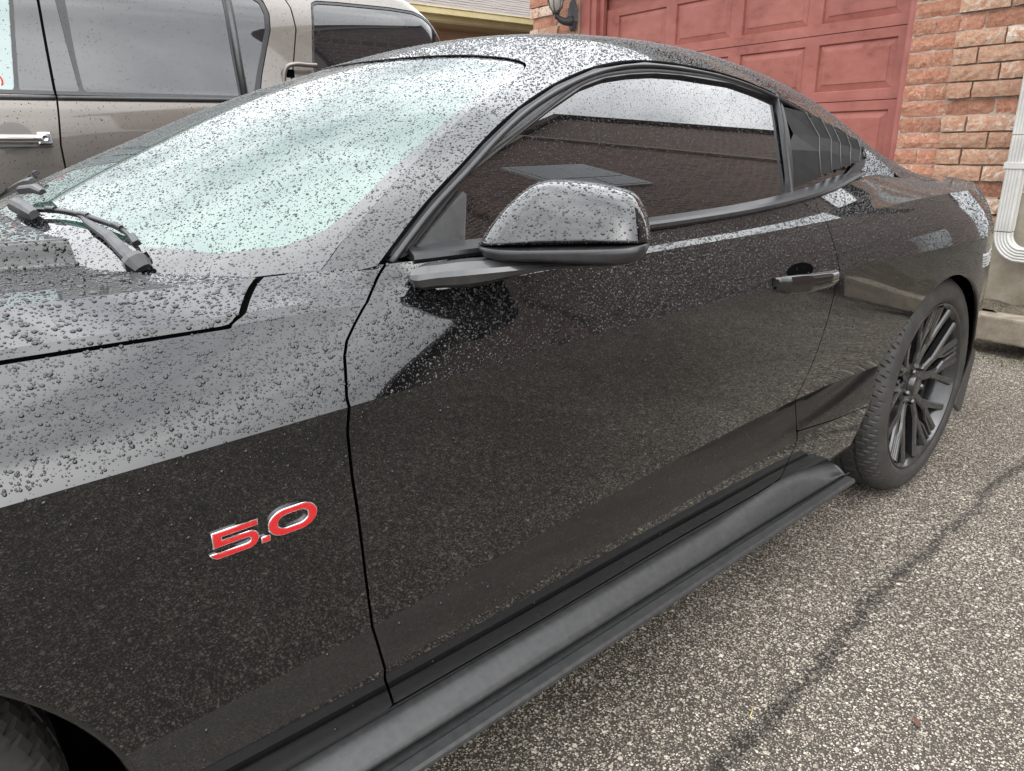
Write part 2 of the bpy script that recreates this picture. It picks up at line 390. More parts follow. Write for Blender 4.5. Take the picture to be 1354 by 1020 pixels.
def near_side(step, mirror, tagn):
    Y = np.arange(-.93, 3.85, step); Y = np.r_[Y, 3.85]
    gr = [(T, side_cols(Y, T)) for T in (np.linspace(0, 2, int(.22/step)+6), np.linspace(2, 3, int(.08/step)+4), np.linspace(3, 5, int(.36/step)+6), np.linspace(5, 7, int(.30/step)+8), np.linspace(7, 8, 6), np.linspace(8, 9, 14))]
    FS = [(P, fields(P, T)) for T, P in gr]
    d = None if mirror else 'side'
    mn = np.minimum.reduce
    fender = sheet('front_fender', [(P, mn([-f['sF']-G_, f['aF'], f['bot']+.003, -f['hood']-np.where(f['z'] > .904, .0045, .003), f['y']+.925])) for P, f in FS], PAINT, CAR, drops=d, mirror=mirror)
    door = sheet('door', [(P, mn([f['sF']-G_, -f['sR']-G_*.8, f['bot']-.003])) for P, f in FS], PAINT, CAR, drops=d, mirror=mirror)
    quarter = sheet('quarter_panel', [(P, mn([f['sR']-G_*.8, f['aR'], f['low']-.0012])) for P, f in FS], PAINT, CAR, drops=d, mirror=mirror)
    roc = sheet('rocker_panel', [(P, mn([np.maximum(-f['bot']-.003, mn([f['sR']-.003, -f['low']-.0012])), f['aF'], f['aR'], 2.4-f['y'], f['y']-.2])) for P, f in FS[:3]], PAINT, CAR, mirror=mirror)
    tail = sheet('rear_quarter_skirt', [(P, mn([f['y']-2.9, f['aR'], -f['low']-.0012, P[..., 2]-.36])) for P, f in FS[:3]], PAINT, CAR, mirror=mirror)
    flank = sheet('hood_flank', [(P, mn([f['hood']-np.where(f['z'] > .904, .0045, .003), f['y']+.925])) for P, f in FS[3:]], PAINT, CAR, drops='hood' if d else None, mirror=mirror)
    # dark structure behind the gaps
    inn = [(P-np.array([.022, 0, .004]), mn([f['aF']-.004, f['aR']-.004, np.where(f['y'] > 2.9, P[..., 2]-.37, 1), np.where((f['y'] > 2.0) & (f['y'] < 2.7), P[..., 2]-.28, 1)])) for P, f in FS]
    sheet('inner_structure', inn, SHELL, CAR, depth=0, mirror=mirror)
    return fender, door, quarter
FENDER, DOOR, QUARTER = near_side(.010, False, '')
near_side(.03, True, 'far')
# the upper shell: roof, windscreen, backlight, boot lid
WS = [(0,.40),(.2,.42),(.4,.46),(.57,.55),(.69,.65),(.767,.7406),(.7439,.7856),(.7088,.898),(.6639,1.0293),(.6210,1.160),(.5850,1.262),(.5627,1.3065),(.5434,1.3313),(.5250,1.3440),(.5009,1.3510),(.4612,1.352),(.3599,1.3358),(.1975,1.291),(.1063,1.272),(0,1.266)]
WS = WS+[(-a, b) for a, b in WS[::-1]]
BL = [(0,2.12),(.40,2.14),(.49,2.20),(.55,2.55),(.53,2.92),(.47,2.98),(0,3.06)]; BL = BL+[(-a, b) for a, b in BL[::-1]]
UY = np.r_[np.arange(.42, 1.5, .008), np.arange(1.5, 3.85, .012), 3.85]
UR = np.sin(np.linspace(-1, 1, 181)*np.pi/2)
UP = upper_grid(UY, UR); ux, uy = UP[..., 0], UP[..., 1]
ws = sd_poly(ux, uy, WS); bl = sd_poly(ux, uy, BL)
k8x = SK(UY)[:, 9, 0][None, :]
lowlim = np.where(uy < .86, k8x+.006-abs(ux), 1.0)
sheet('roof', [(UP, np.minimum.reduce([-ws-.002, -bl-.002, uy-.70, 3.12-uy, lowlim]))], PAINT, CAR, ref=(0, 0, 1), drops='roof')
sheet('trunk_lid', [(UP, uy-3.125)], PAINT, CAR, ref=(0, 0, 1), drops='roof')
# windscreen: clear pane with a black printed border
FR = [(0,.50),(.3,.53),(.50,.585),(.62,.655),(.682,.725),(.700,.785),(.690,.86),(.662,.96),(.610,1.12),(.556,1.25),(.53,1.295),(.48,1.318),(.36,1.306),(.2,1.266),(0,1.244)]
FR = FR+[(-a*1.075, b) for a, b in FR[::-1]]
fr = sd_poly(ux, uy, FR)
UPg = UP-np.array([0, 0, .004])
WSCR = sheet('windshield', [(UPg, np.minimum(ws-.0025, fr))], SCREEN, CAR, depth=0, ref=(0, 0, 1), drops='screen')
sheet('windshield_border', [(UPg, np.minimum(ws-.0025, -fr))], FRIT, WSCR, depth=.006, ref=(0, 0, 1), drops='screen')
sheet('rear_window', [(UPg, bl-.002)], GLASS_DARK, CAR, depth=.004, ref=(0, 0, 1))
sheet('inner_roof', [(UP-np.array([0, 0, .03]), np.minimum.reduce([-ws-.012, -bl-.01, uy-.74, lowlim-.01]))], SHELL, CAR, depth=0, ref=(0, 0, 1))
# tail: closing face
yt = np.linspace(-1, 1, 41); TC = side_cols(np.array([3.85]), np.linspace(0, 9, 40))[:, 0]
TP = np.stack([TC[:, None, 0]*yt[None, :], 3.85+.10*(1-yt[None, :]**2)+0*TC[:, None, 0], np.broadcast_to(TC[:, 2:3], (40, 41))], 2)
sheet('rear_fascia', [(TP, np.ones(TP.shape[:2]))], PAINT, CAR, depth=0, ref=(0, 1, 0))
NC = side_cols(np.array([-.93]), np.linspace(0, 9, 40))[:, 0]
NP_ = np.stack([NC[:, None, 0]*yt[None, :], -.93-.16*(1-yt[None, :]**2)+0*NC[:, None, 0], np.broadcast_to(NC[:, 2:3], (40, 41))], 2)
sheet('front_fascia', [(NP_, np.ones(NP_.shape[:2]))], PAINT, CAR, depth=0, ref=(0, -1, 0))
boxes('floor_pan', [((-.70, -.8, .20), (.70, 3.0, .22))], SHELL, CAR)  # unseen black plate, added to block light from below
# bonnet with its raised centre
HX = np.unique(np.round(np.r_[np.linspace(-1, -.72, 26), np.linspace(-.72, -.62, 34), np.linspace(-.62, .62, 60), np.linspace(.62, .72, 34), np.linspace(.72, 1, 26)], 5))
HY = np.linspace(-.925, .70, 150)
e8 = SK(HY)[:, 9]; HPx = HX[:, None]*e8[None, :, 0]; HPy = np.broadcast_to(HY, HPx.shape)
base = e8[None, :, 1]+.018*(1-HX[:, None]**2)
dome_w = np.interp(HY, [-.93, .5], [.40, .487])
sm = lambda v: np.clip(v, 0, 1)**2*(3-2*np.clip(v, 0, 1))
dome = .037*sm((dome_w[None, :]+.006-abs(HPx))/.016)*sm((HPy+.8)/.9)+.004*sm((dome_w[None, :]-abs(HPx))/.45)
HP = np.dstack([HPx, HPy, base+dome])
hedge = np.interp(abs(HPx), [0,.3,.44,.484,.492,.54,.60,.645,.69,.735,.80], [.470,.472,.482,.498,.500,.515,.556,.601,.635,.662,.672])
sheet('hood', [(HP, hedge-HPy)], PAINT, CAR, depth=.016, ref=(0, 0, 1), drops='hood')
# scuttle under the bonnet edge
cx = np.linspace(-1, 1, 61); cy = np.linspace(.38, .78, 40)
CXX = cx[:, None]*.78+0*cy[None, :]; CYY = np.broadcast_to(cy, CXX.shape)
CPn = np.dstack([CXX, CYY, np.minimum(upper_z(CYY, CXX)-.014, .925-.02*CXX**2)])
sheet('cowl', [(CPn, np.ones(CXX.shape))], TRIM, CAR, depth=0, ref=(0, 0, 1))
# ---- side glass and its frame (the glasshouse side)
SEAM = [(.814,.955),(.916,1.025),(.998,1.071),(1.057,1.104),(1.166,1.157),(1.292,1.203),(1.427,1.239),(1.608,1.262),(1.738,1.260),(1.873,1.249),(2.03,1.217),(2.161,1.171),(2.27,1.127),(2.365,1.088),(2.392,1.064),(2.382,1.040),(2.356,1.02),(2.299,.999),(2.143,.978),(1.974,.966),(1.776,.956),(1.402,.949),(1.088,.947),(.83,.945)]
GL = [(.851,.953),(1.000,1.053),(1.137,1.112),(1.261,1.162),(1.364,1.199),(1.445,1.218),(1.533,1.229),(1.619,1.235),(1.711,1.235),(1.895,1.224),(2.056,1.192),(1.924,.977),(1.782,.967),(1.577,.958),(1.403,.951),(1.089,.948),(.934,.947)]
QW = [(2.080,1.190),(2.153,1.164),(2.271,1.127),(2.340,1.099),(2.352,1.084),(2.340,1.062),(2.302,1.031),(2.246,1.008),(2.096,.984),(1.946,.974)]
def glass_side(mirror):
    d = None if mirror else 'glass'
    gy = np.arange(.78, 2.46, .010 if not mirror else .03); gz = np.arange(.93, 1.28, .006 if not mirror else .02)
    GYY = np.broadcast_to(gy, (len(gz), len(gy))); GZZ = np.broadcast_to(gz[:, None], GYY.shape)
    P = lambda off: np.dstack([glass_x(GYY, GZZ)+off, GYY, GZZ])
    seam = sd_poly(GYY, GZZ, SEAM); g = sd_poly(GYY, GZZ, GL); q = sd_poly(GYY, GZZ, QW)
    sheet('window_frame', [(P(.0), np.minimum.reduce([seam-.0045, -g, -q]))], TRIM, CAR, depth=.016, mirror=mirror)
    sheet('door_glass', [(P(-.010), g+.004)], GLASS_DARK, CAR, depth=.003, drops=d, mirror=mirror)
    sheet('quarter_window', [(P(-.010), q+.004)], GLASS_DARK, CAR, depth=.003, mirror=mirror)
    sheet('inner_pillar', [(P(-.035), np.minimum.reduce([seam-.008, -(g-.006)]))], SHELL, CAR, depth=0, mirror=mirror)
    qy = np.arange(2.0, 2.67, .01); s = np.linspace(0, 1, 24)[:, None]
    a = SK(qy)[:, 9]; e = UEs(qy)
    ax = a[None, :, 0]; az = a[None, :, 1]; ex = e[None, :, 0]; ez = np.maximum(e[None, :, 1], az+.0005)
    QP = np.dstack([ax+(ex-ax)*s, np.broadcast_to(qy, (24, len(qy))), az+(ez-az)*s])
    sheet('sail_panel', [(QP, -sd_poly(QP[..., 1], QP[..., 2], SEAM)-.001)], PAINT, CAR, depth=.012, drops='side' if d else None, mirror=mirror)
glass_side(False); glass_side(True)
def on_glass(pts, off):
    return np.array([(glass_x(np.array(y), np.array(z))+off, y, z) for y, z in pts])
def inset(poly, d):
    p = np.asarray(poly, float); t = np.gradient(p, axis=0); t /= np.linalg.norm(t, axis=1, keepdims=True)
    return p+np.stack([t[:, 1], -t[:, 0]], 1)*d   # towards the glass
# raised lip of the frame, rubber lip against the glass, waist moulding
top = resample(SEAM[:16], 120)
tube('frame_moulding', on_glass(inset(top, .0125), .001), .0062, TRIM, CAR, squash=.8)
tube('frame_seal', on_glass(inset(resample(GL[:11], 90), -.003), -.004), .0055, RUBBER, CAR)
tube('frame_seal', on_glass(resample(QW[:9], 50), -.003), .0042, RUBBER, CAR)
by = np.linspace(.845, 2.36, 120); b8 = SK(by)[:, 9]
lift = np.interp(by, [.845, 2.1, 2.36], [.004, .004, .010])
sweep('belt_moulding', np.stack([b8[:, 0]+.004, by, b8[:, 1]+lift], 1), [(-.046,-.006),(.000,-.006),(.004,-.001),(.002,.005),(-.012,.008),(-.042,.011),(-.048,.005)], TRIM, CAR)
sweep('center_pillar', on_glass([(2.070,1.197),(2.034,1.15),(2.000,1.105),(1.968,1.05),(1.935,.968)], -.003), [(-.004,-.0085),(.005,-.0085),(.006,-.006),(.006,.006),(.005,.0085),(-.004,.0085)], TRIM, CAR)
# plain triangle where the mirror meets the glass
tri = [(.860,.955),(.905,.986),(.945,1.011),(.980,1.032),(.985,1.027),(.955,.958),(.948,.953)]
bm = bmesh.new(); v0 = [bm.verts.new(p) for p in on_glass(tri, .004)]; v1 = [bm.verts.new(p) for p in on_glass(tri, -.010)]
bm.faces.new(v0)
for i in range(len(tri)): bm.faces.new((v0[i], v0[(i+1) % len(tri)], v1[(i+1) % len(tri)], v1[i]))
from_bm('mirror_sail', bm, SKIRT, CAR)
# louvre cover over the quarter window: five bent blades, each tucked under the one before
LV = [[(2.062,1.176),(2.057,1.110),(1.992,1.075),(1.948,.986)],[(2.138,1.161),(2.145,1.104),(2.112,1.069),(2.075,1.010)],[(2.201,1.149),(2.201,1.097),(2.172,1.068),(2.136,1.018)],
      [(2.243,1.131),(2.241,1.087),(2.214,1.058),(2.192,1.026)],[(2.298,1.113),(2.290,1.076),(2.266,1.055),(2.246,1.030)],[(2.347,1.094),(2.340,1.068),(2.321,1.053),(2.300,1.038)]]
LOUVER = simple_noise('louver_plastic', (.007, .007, .007), (.014, .014, .014), 50, .40, .15, .0006, 500, spec=.22)
for a, b in zip(LV[:-1], LV[1:]):
    A = on_glass(a, -.004); B = on_glass(b, .014); A2 = on_glass(a, -.012); B2 = on_glass(b, .006)
    V = np.vstack([A, B, A2, B2]); n = 4; F = []
    for i in range(3): F += [(i, i+1, n+i+1, n+i), (2*n+i, 3*n+i, 3*n+i+1, 2*n+i+1), (n+i, n+i+1, 3*n+i+1, 3*n+i)]
    F += [(0, n, 3*n, 2*n), (3, 2*n+3, 3*n+3, n+3)]
    lb = make('louver_blade', V, F, LOUVER, CAR, smooth=False)
    tube('blade_edge', B+np.array([.0005, 0, 0]), .0016, SKIRT, lb, sides=5)  # thin lighter tube: the edge highlight put in as grey colour
# ---- sill skirt: matt plastic ledge with a blade below it
sy = np.linspace(.36, 2.16, 90)
def skx(y): return np.interp(y, [.36,1.7,2.0,2.16], [.898,.899,.903,.905])
prof_y = []
V = []
for y in sy:
    r = np.interp(y, [.36, 1.6, 1.85, 1.95, 2.08, 2.16], [.262, .268, .290, .282, .258, .240]); x0 = skx(y)
    V.append([(x0-.03, y, r+.010), (x0+.004, y, r+.003), (x0+.014, y, r-.004), (x0+.030, y, r-.0145), (x0+.038, y, .2445-.01*(y > 2.12)), (x0+.039, y, .238-.004*(y > 2.12)), (x0+.028, y, .226), (x0-.03, y, .220)])
V = np.array(V); k = V.shape[1]
sk = make('side_skirt', V.reshape(-1, 3), [tuple(q) for q in grid_faces(len(sy), k, True)]+[tuple(range(k)), tuple(range((len(sy)-1)*k, len(sy)*k))[::-1]], SKIRT, CAR)
by = np.linspace(.33, 2.125, 90); fl = np.interp(by, [.33, 2.0, 2.125], [0, 0, -.012])
sweep('skirt_blade', np.stack([.948+0*by, by, .224+.004*(by-.7)+fl*0], 1), [(-.05,-.008),(.022,-.008),(.028,-.003),(.028,.004),(.024,.0085),(.006,.0095),(.000,.006),(-.006,-.002),(-.05,-.002)], SKIRT, sk)
# rear corner blade behind the wheel
bm = bmesh.new()
pl = [(3.10,.40),(3.16,.40),(3.205,.355),(3.207,.340),(3.168,.145),(3.150,.142),(3.085,.185),(3.135,.320)]
f0 = [bm.verts.new((.900, y, z)) for y, z in pl]; f1 = [bm.verts.new((.880, y+.01, z)) for y, z in pl]
bm.faces.new(f0); bm.faces.new(f1[::-1])
for i in range(len(pl)): bm.faces.new((f0[i], f1[i], f1[(i+1) % len(pl)], f0[(i+1) % len(pl)]))
bmesh.ops.bevel(bm, geom=list(bm.edges), offset=.003, segments=1, affect='EDGES')
from_bm('rear_splitter', bm, SKIRT, CAR)
# ---- wheel wells
def well(cy, cz, r, x0, x1):
    a = np.linspace(-.25, np.pi+.12, 60); xs = np.linspace(x0, x1, 8)
    P = np.stack([np.broadcast_to(xs[:, None], (8, 60)), cy+(r+.012)*np.cos(a)[None, :]+0*xs[:, None], cz+(r+.012)*np.sin(a)[None, :]+0*xs[:, None]], 2)
    make('wheel_well', P.reshape(-1, 3), grid_faces(8, 60), RUBBER, CAR)
    boxes('well_wall', [((x0-.02, cy-r-.05, .2), (x0, cy+r+.05, cz+r+.02))], SHELL, CAR)
for sgn in (1, -1):
    well(ARF[0], ARF[1], ARF[2], *(sorted((sgn*.60, sgn*.905)))); well(ARR[0], ARR[1], ARR[2], *(sorted((sgn*.60, sgn*.855))))
# rolled arch lips
for (cy, cz, r) in (ARF, ARR):
    a = np.linspace(-.02, np.pi+.02, 90); yy = cy+(r-.002)*np.cos(a); zz = cz+(r-.002)*np.sin(a)
    tube('arch_lip', np.stack([[side_x(y, z)-.0055 for y, z in zip(yy, zz)], yy, zz], 1), .0055, PAINT, CAR, sides=8)
# ---- wheels: dark multi-spoke rims
NUT = simple_noise('dark_nut', (.10, .10, .10), (.18, .18, .18), 40, .3, .1, .0005, 300, metal=1)
def build_wheel():
    """made at the origin, outer face towards +x, hub at (0, 0, 0)"""
    seg = 432
    prof = np.array([(-.205,.262),(-.235,.268),(-.250,.295),(-.245,.325),(-.228,.343),(-.205,.350),(-.178,.3512),(-.176,.345),(-.168,.345),(-.166,.3516),(-.125,.352),(-.123,.345),(-.114,.345),(-.112,.352),(-.075,.3515),(-.073,.345),(-.065,.345),(-.063,.351),(-.044,.3492),(-.032,.3455),(-.020,.339),(-.011,.331),(-.005,.320),(-.001,.306),(.0005,.294),(.0,.291),(.001,.289),(-.003,.279),(-.008,.270),(-.014,.2655),(-.018,.262)])
    a = np.linspace(0, 2*np.pi, seg, endpoint=False); r = np.broadcast_to(prof[:, None, 1], (len(prof), seg)).copy(); x = np.broadcast_to(prof[:, None, 0], r.shape).copy()
    for i, (px, pr) in enumerate(prof):
        if -.240 < px < -.006 and pr > .322:                     # shoulder and tread sipes
            ph = ((np.arange(seg)+int(px*260)) % 9 == 0)
            r[i] -= .006*ph*(1 if not -.16 < px < -.08 else .6)
    V = np.stack([x, r*np.cos(a), r*np.sin(a)], 2)
    rim = lathe('wheel', [(-.235,.255),(-.23,.262),(-.20,.245),(-.10,.235),(-.055,.238),(-.030,.248),(-.016,.256),(-.010,.2605),(-.006,.2635),(-.010,.2665),(-.018,.2660)], RIM, seg=128)
    tyre = make('tyre', V.reshape(-1, 3), grid_faces(len(prof), seg, True), TYRE, rim)
    for p_ in tyre.data.polygons:
        if math.hypot(p_.center.y, p_.center.z) > .3285: p_.use_smooth = False
    def bar(bm, pts, wid, dep):
        """faceted spoke arm along (x, radius, angle) points"""
        C = [np.array((x, r*math.cos(t), r*math.sin(t))) for x, r, t in pts]; rows = []
        for i, c in enumerate(C):
            d = C[min(i+1, len(C)-1)]-C[max(i-1, 0)]; d[0] = 0; d /= np.linalg.norm(d); s = np.array((0, -d[2], d[1])); w = wid[i]/2; o = np.array((1., 0, 0))
            rows.append([bm.verts.new(c+s*w*.62), bm.verts.new(c+s*w-o*.006), bm.verts.new(c+s*w*.8-o*dep), bm.verts.new(c-s*w*.8-o*dep), bm.verts.new(c-s*w-o*.006), bm.verts.new(c-s*w*.62)])
        for a_, b_ in zip(rows[:-1], rows[1:]):
            for i in range(6): bm.faces.new((a_[i], a_[(i+1) % 6], b_[(i+1) % 6], b_[i]))
        bm.faces.new(rows[0]); bm.faces.new(rows[-1][::-1])
    D = math.radians
    for g in range(5):
        t0 = 2*math.pi*g/5+math.pi/2+.22; bm = bmesh.new()
        for s in (-1, 1):
            bar(bm, [(-.052,.035,t0+s*D(7)),(-.046,.075,t0+s*D(10)),(-.036,.130,t0+s*D(13)),(-.026,.19,t0+s*D(9.5)),(-.014,.252,t0+s*D(8))], [.030,.030,.028,.024,.027], .024)
            bar(bm, [(-.0375,.118,t0+s*D(13)),(-.032,.150,t0+s*D(18)),(-.024,.20,t0+s*D(23)),(-.0145,.252,t0+s*D(26))], [.023,.023,.022,.025], .024)
            bar(bm, [(-.0335,.142,t0+s*D(12.4)),(-.027,.185,t0+s*D(3.5)),(-.0150,.252,t0+s*D(2.2))], [.012,.012,.014], .018)
        from_bm('spoke', bm, RIM, rim)
    lathe('hub', [(-.11,.082),(-.060,.080),(-.050,.072),(-.047,.044),(-.050,.040),(-.050,.036),(-.036,.034),(-.033,.028),(-.033,.0)], RIM, rim, seg=48)
    for g in range(5):
        t = 2*math.pi*g/5+math.pi/2+.22+math.pi/5
        lathe('lug_nut', [(-.060,.0115),(-.040,.0105),(-.034,.0085),(-.033,.0)], NUT, rim, seg=6, axis_at=(0, .0575*math.cos(t), .0575*math.sin(t)), smooth=False)
    lathe('brake_disc', [(-.105,.06),(-.105,.172),(-.13,.172),(-.13,.06)], DISC, rim, seg=64)
    bm = bmesh.new()
    for i in range(10):
        a0 = D(150+i*6); a1 = a0+D(6)
        q = [(r*math.cos(a_), r*math.sin(a_)) for r, a_ in ((.112, a0), (.185, a0), (.185, a1), (.112, a1))]
        u = [bm.verts.new((-.085, *p)) for p in q]; w = [bm.verts.new((-.15, *p)) for p in q]
        bm.faces.new(u); bm.faces.new(w[::-1])
        for k in range(4): bm.faces.new((u[k], w[k], w[(k+1) % 4], u[(k+1) % 4]))
    bmesh.ops.remove_doubles(bm, verts=bm.verts[:], dist=1e-5)
    from_bm('brake_caliper', bm, RIM, rim)
    return rim
def place(rim, parent, mtx):
    rim.parent = parent; rim.matrix_parent_inverse = WORLDS[parent.name].inverted(); rim.matrix_basis = mtx
def copy_tree(o, parent=None):
    c = o.copy(); COL.objects.link(c)
    if parent is not None: c.parent = parent; c.matrix_parent_inverse = o.matrix_parent_inverse
    for ch in list(o.children): copy_tree(ch, c)
    return c
rw = build_wheel()
fw = copy_tree(rw); fr_ = copy_tree(rw); rr_ = copy_tree(rw)
RX = Matrix.Rotation
place(rw, CAR, Matrix.Translation((.932, 2.690, .352)) @ RX(-.25, 4, 'X'))
place(fw, CAR, Matrix.Translation((.865, -.03, .352)) @ RX(.5, 4, 'X'))
place(fr_, CAR, Matrix.Translation((-.905, -.02, .352)) @ RX(math.pi, 4, 'Z'))
place(rr_, CAR, Matrix.Translation((-.932, 2.690, .352)) @ RX(math.pi, 4, 'Z'))
# ---- door mirror
ma = np.array([.8, .6, 0]); mn_ = np.array([.6, -.8, 0]); mo = np.array([.975, 1.0, 0])
def mw(a, b, c): return mo+ma*a+np.array([0, 0, b])+mn_*(c-.62*max(b-.972, 0))
cap = np.array([(-.1144,.9688),(-.0985,.9954),(-.0787,1.0195),(-.0606,1.0360),(-.0420,1.0478),(-.0174,1.0523),(.0100,1.0512),(.0373,1.0486),(.0781,1.041),(.0985,1.0333),(.1110,1.0180),(.1190,.9985),(.1229,.9767)])
capr = resample(cap, 60); bot = np.stack([np.linspace(.1229, -.1144, 40), np.interp(np.linspace(.1229, -.1144, 40), [-.1144, .1229], [.9690, .9767])], 1)[1:-1]
ring = np.vstack([capr, bot]); cen = np.array([.018, .985])
def dome(ring, cen, depth, ex, rows=22, flat=0):
    V = []
    for i in range(rows+1):
        s = math.cos(i/rows*math.pi/2); c = depth*(1-s**ex)**(1/ex)
        V.append([mw(*(cen+(p-cen)*s), c) for p in ring])
    return np.array(V)
V = dome(ring, cen, .060, 3.0); k = len(ring)
MIRROR = make('side_mirror', V.reshape(-1, 3), grid_faces(V.shape[0], k, True), PAINT, CAR)
Vb = dome(ring, cen, -.045, 5.0, 12); 
make('mirror_back', Vb.reshape(-1, 3), grid_faces(Vb.shape[0], k, True), TRIM, MIRROR)
SCATTER.append((V.reshape(-1, 3), [tuple(q) for q in grid_faces(V.shape[0], k, True)], None, 'mirror'))
# black lower shell
low = np.vstack([np.stack([np.linspace(-.1130, .1225, 40), np.interp(np.linspace(-.1130, .1225, 40), [-.113, .1225], [.9682, .9762])], 1), resample([(.1222,.972),(.117,.958),(.1,.950),(.0682,.9485),(-.0218,.9500),(-.0937,.9505),(-.1037,.9535),(-.1120,.9655)], 40, False)[1:-1]])
V = dome(low, np.array([.01, .962]), .0605, 4.5, 12); make('mirror_shell', V.reshape(-1, 3), grid_faces(V.shape[0], len(low), True), TRIM, MIRROR)
V = dome(low, np.array([.01, .962]), -.045, 4.5, 8); make('mirror_shell', V.reshape(-1, 3), grid_faces(V.shape[0], len(low), True), TRIM, MIRROR)
# arm from the door skin to the shell
ARMM = simple_noise('arm_satin', (.02, .02, .021), (.035, .035, .036), 60, .30, .1, .0005, 400, coat=.5)
A_ = [-.198,-.186,-.165,-.13,-.10,-.05,0,.05,.09,.116]
top_ = [.936,.9440,.9475,.9510,.9520,.9520,.9510,.9500,.9515,.9570]; bot_ = [.930,.9165,.9143,.9142,.9175,.9290,.9360,.9390,.9440,.9550]
rid_ = [.933,.9305,.9320,.9350,.9370,.9400,.9425,.9440,.9480,.9560]; off_ = [.080,.076,.068,.055,.045,.025,.006,0,0,0]; pro_ = [.004,.020,.026,.029,.029,.027,.025,.022,.016,.004]
aq = np.linspace(-.198, .116, 48); g_ = lambda v: np.array(NSpline(A_, v)(aq))
T_, B_, R2_, O_, P_ = (g_(v) for v in (top_, bot_, rid_, off_, pro_))
def arm_pt(a, b, c): return mo+ma*a+np.array([0, 0, b])+mn_*c
V = []
for i in range(48):
    V.append([arm_pt(aq[i], T_[i], O_[i]-.022), arm_pt(aq[i], T_[i], O_[i]+P_[i]*.35), arm_pt(aq[i], T_[i]*.45+R2_[i]*.55, O_[i]+P_[i]*.85), arm_pt(aq[i], R2_[i], O_[i]+P_[i]), arm_pt(aq[i], B_[i]*.6+R2_[i]*.4, O_[i]+P_[i]*.80), arm_pt(aq[i], B_[i], O_[i]+.001), arm_pt(aq[i], B_[i], O_[i]-.022)])
V = np.array(V)
ARM = make('mirror_arm', V.reshape(-1, 3), [tuple(q) for q in grid_faces(48, 7, True)]+[tuple(range(7)), tuple(range(47*7, 48*7))[::-1]], ARMM, MIRROR, smooth=False)
gv = [mw(*(cen+(p-cen)*.93), -.048) for p in ring]
make('mirror_pane', gv, [tuple(range(len(gv)))], CHROME, MIRROR, smooth=False)
# ---- door handle
hy = np.linspace(1.660, 1.898, 48); u = (hy-1.660)/.238
hx = np.array([side_x(y, .818) for y in hy])
bow = np.interp(u, [0, .05, .3, .65, .85, 1], [-.004, .018, .034, .033, .022, .002])
hz = np.interp(u, [0, 1], [.818, .812]); hh = np.interp(u, [0, .06, .2, .5, .85, 1], [.0135, .0185, .0195, .0185, .016, .009])
V = []
for i in range(48):
    t_, w_ = np.interp(u[i], [0, .2, .7, 1], [.010, .010, .016, .018]), hh[i]
    V.append([(hx[i]+bow[i]+t_*math.copysign(abs(math.cos(a))**.6, math.cos(a)), hy[i], hz[i]+w_*math.copysign(abs(math.sin(a))**.6, math.sin(a))) for a in np.linspace(0, 2*np.pi, 24, endpoint=False)])
V = np.array(V)
HANDLE = make('door_handle', V.reshape(-1, 3), [tuple(q) for q in grid_faces(48, 24, True)]+[tuple(range(24)), tuple(range(47*24, 48*24))[::-1]], PAINT, CAR)
cv = []; rr = np.linspace(0, 1, 12); aa = np.linspace(0, 2*np.pi, 48, endpoint=False)
for r in rr:
    cv.append([(side_x(1.772+.054*r*math.cos(a), .833+.0155*r*math.sin(a))+.0015-.0*(1-r*r), 1.772+.054*r*math.cos(a), .833+.0155*r*math.sin(a)) for a in aa])
make('handle_recess', np.array(cv).reshape(-1, 3), grid_faces(12, 48, True), SHELL, HANDLE)  # flat black disc on the door skin: the hollow's shade put in as colour
boxes('handle_mount', [((.915, 1.870, .806), (.944, 1.894, .824))], PAINT, HANDLE, .003)
# ---- the 5.0 badge
def arc(cx, cz, rx, rz, a0, a1, n=10): return [(cx+rx*math.cos(math.radians(a0+(a1-a0)*i/n)), cz+rz*math.sin(math.radians(a0+(a1-a0)*i/n))) for i in range(n+1)]
five = [(3,36),(57,36),(57.5,28),(14.5,28),(14.5,23.7),(46,23.7)]+arc(46, 11.9, 12.6, 11.8, 90, -90, 14)+[(9,.1),(3.5,3),(0,7.2),(0,8.4),(10,8.4),(10.5,8),(43.5,8)]+arc(43.5, 11.9, 5.2, 3.9, -90, 90, 8)+[(4,15.8)]
five_parts = [five]
dot = [(61.5,0),(72.5,0),(72.5,8.2),(61.5,8.2)]
def rrect(x0, z0, x1, z1, rx, rz): return arc(x1-rx, z1-rz, rx, rz, 0, 90)+arc(x0+rx, z1-rz, rx, rz, 90, 180)+arc(x0+rx, z0+rz, rx, rz, 180, 270)+arc(x1-rx, z0+rz, rx, rz, 270, 360)
zero = [rrect(70, 1, 134, 37, 22, 17.5), rrect(82.5, 10, 122, 28.5, 12, 8.5)[::-1]]
def badge_piece(name, loops, material, parent, depth, bev, off, lift):
    cu = bpy.data.curves.new(name, 'CURVE'); cu.dimensions = '2D'; cu.fill_mode = 'BOTH'; cu.extrude = depth; cu.bevel_depth = bev; cu.bevel_resolution = 2; cu.offset = off
    for lp in loops:
        sp = cu.splines.new('POLY'); sp.points.add(len(lp)-1); sp.use_cyclic_u = True
        for p, (x, z) in zip(sp.points, lp): p.co = (x*.000985, z*.000985, 0, 1)
    tmp = bpy.data.objects.new('tmp', cu); COL.objects.link(tmp)
    dg = bpy.context.evaluated_depsgraph_get(); dg.update(); me = bpy.data.meshes.new_from_object(tmp.evaluated_get(dg))
    bpy.data.objects.remove(tmp); bpy.data.curves.remove(cu)
    A = Matrix(((0.0167, .083, 1, .9246+lift), (1, .06, 0, .4875), (0, 1, -.08, .6555), (0, 0, 0, 1)))
    A = A @ Matrix.Rotation(math.radians(.4), 4, 'Z')
    me.transform(A); me.materials.clear(); me.name = name
    return link(name, me, material, parent)
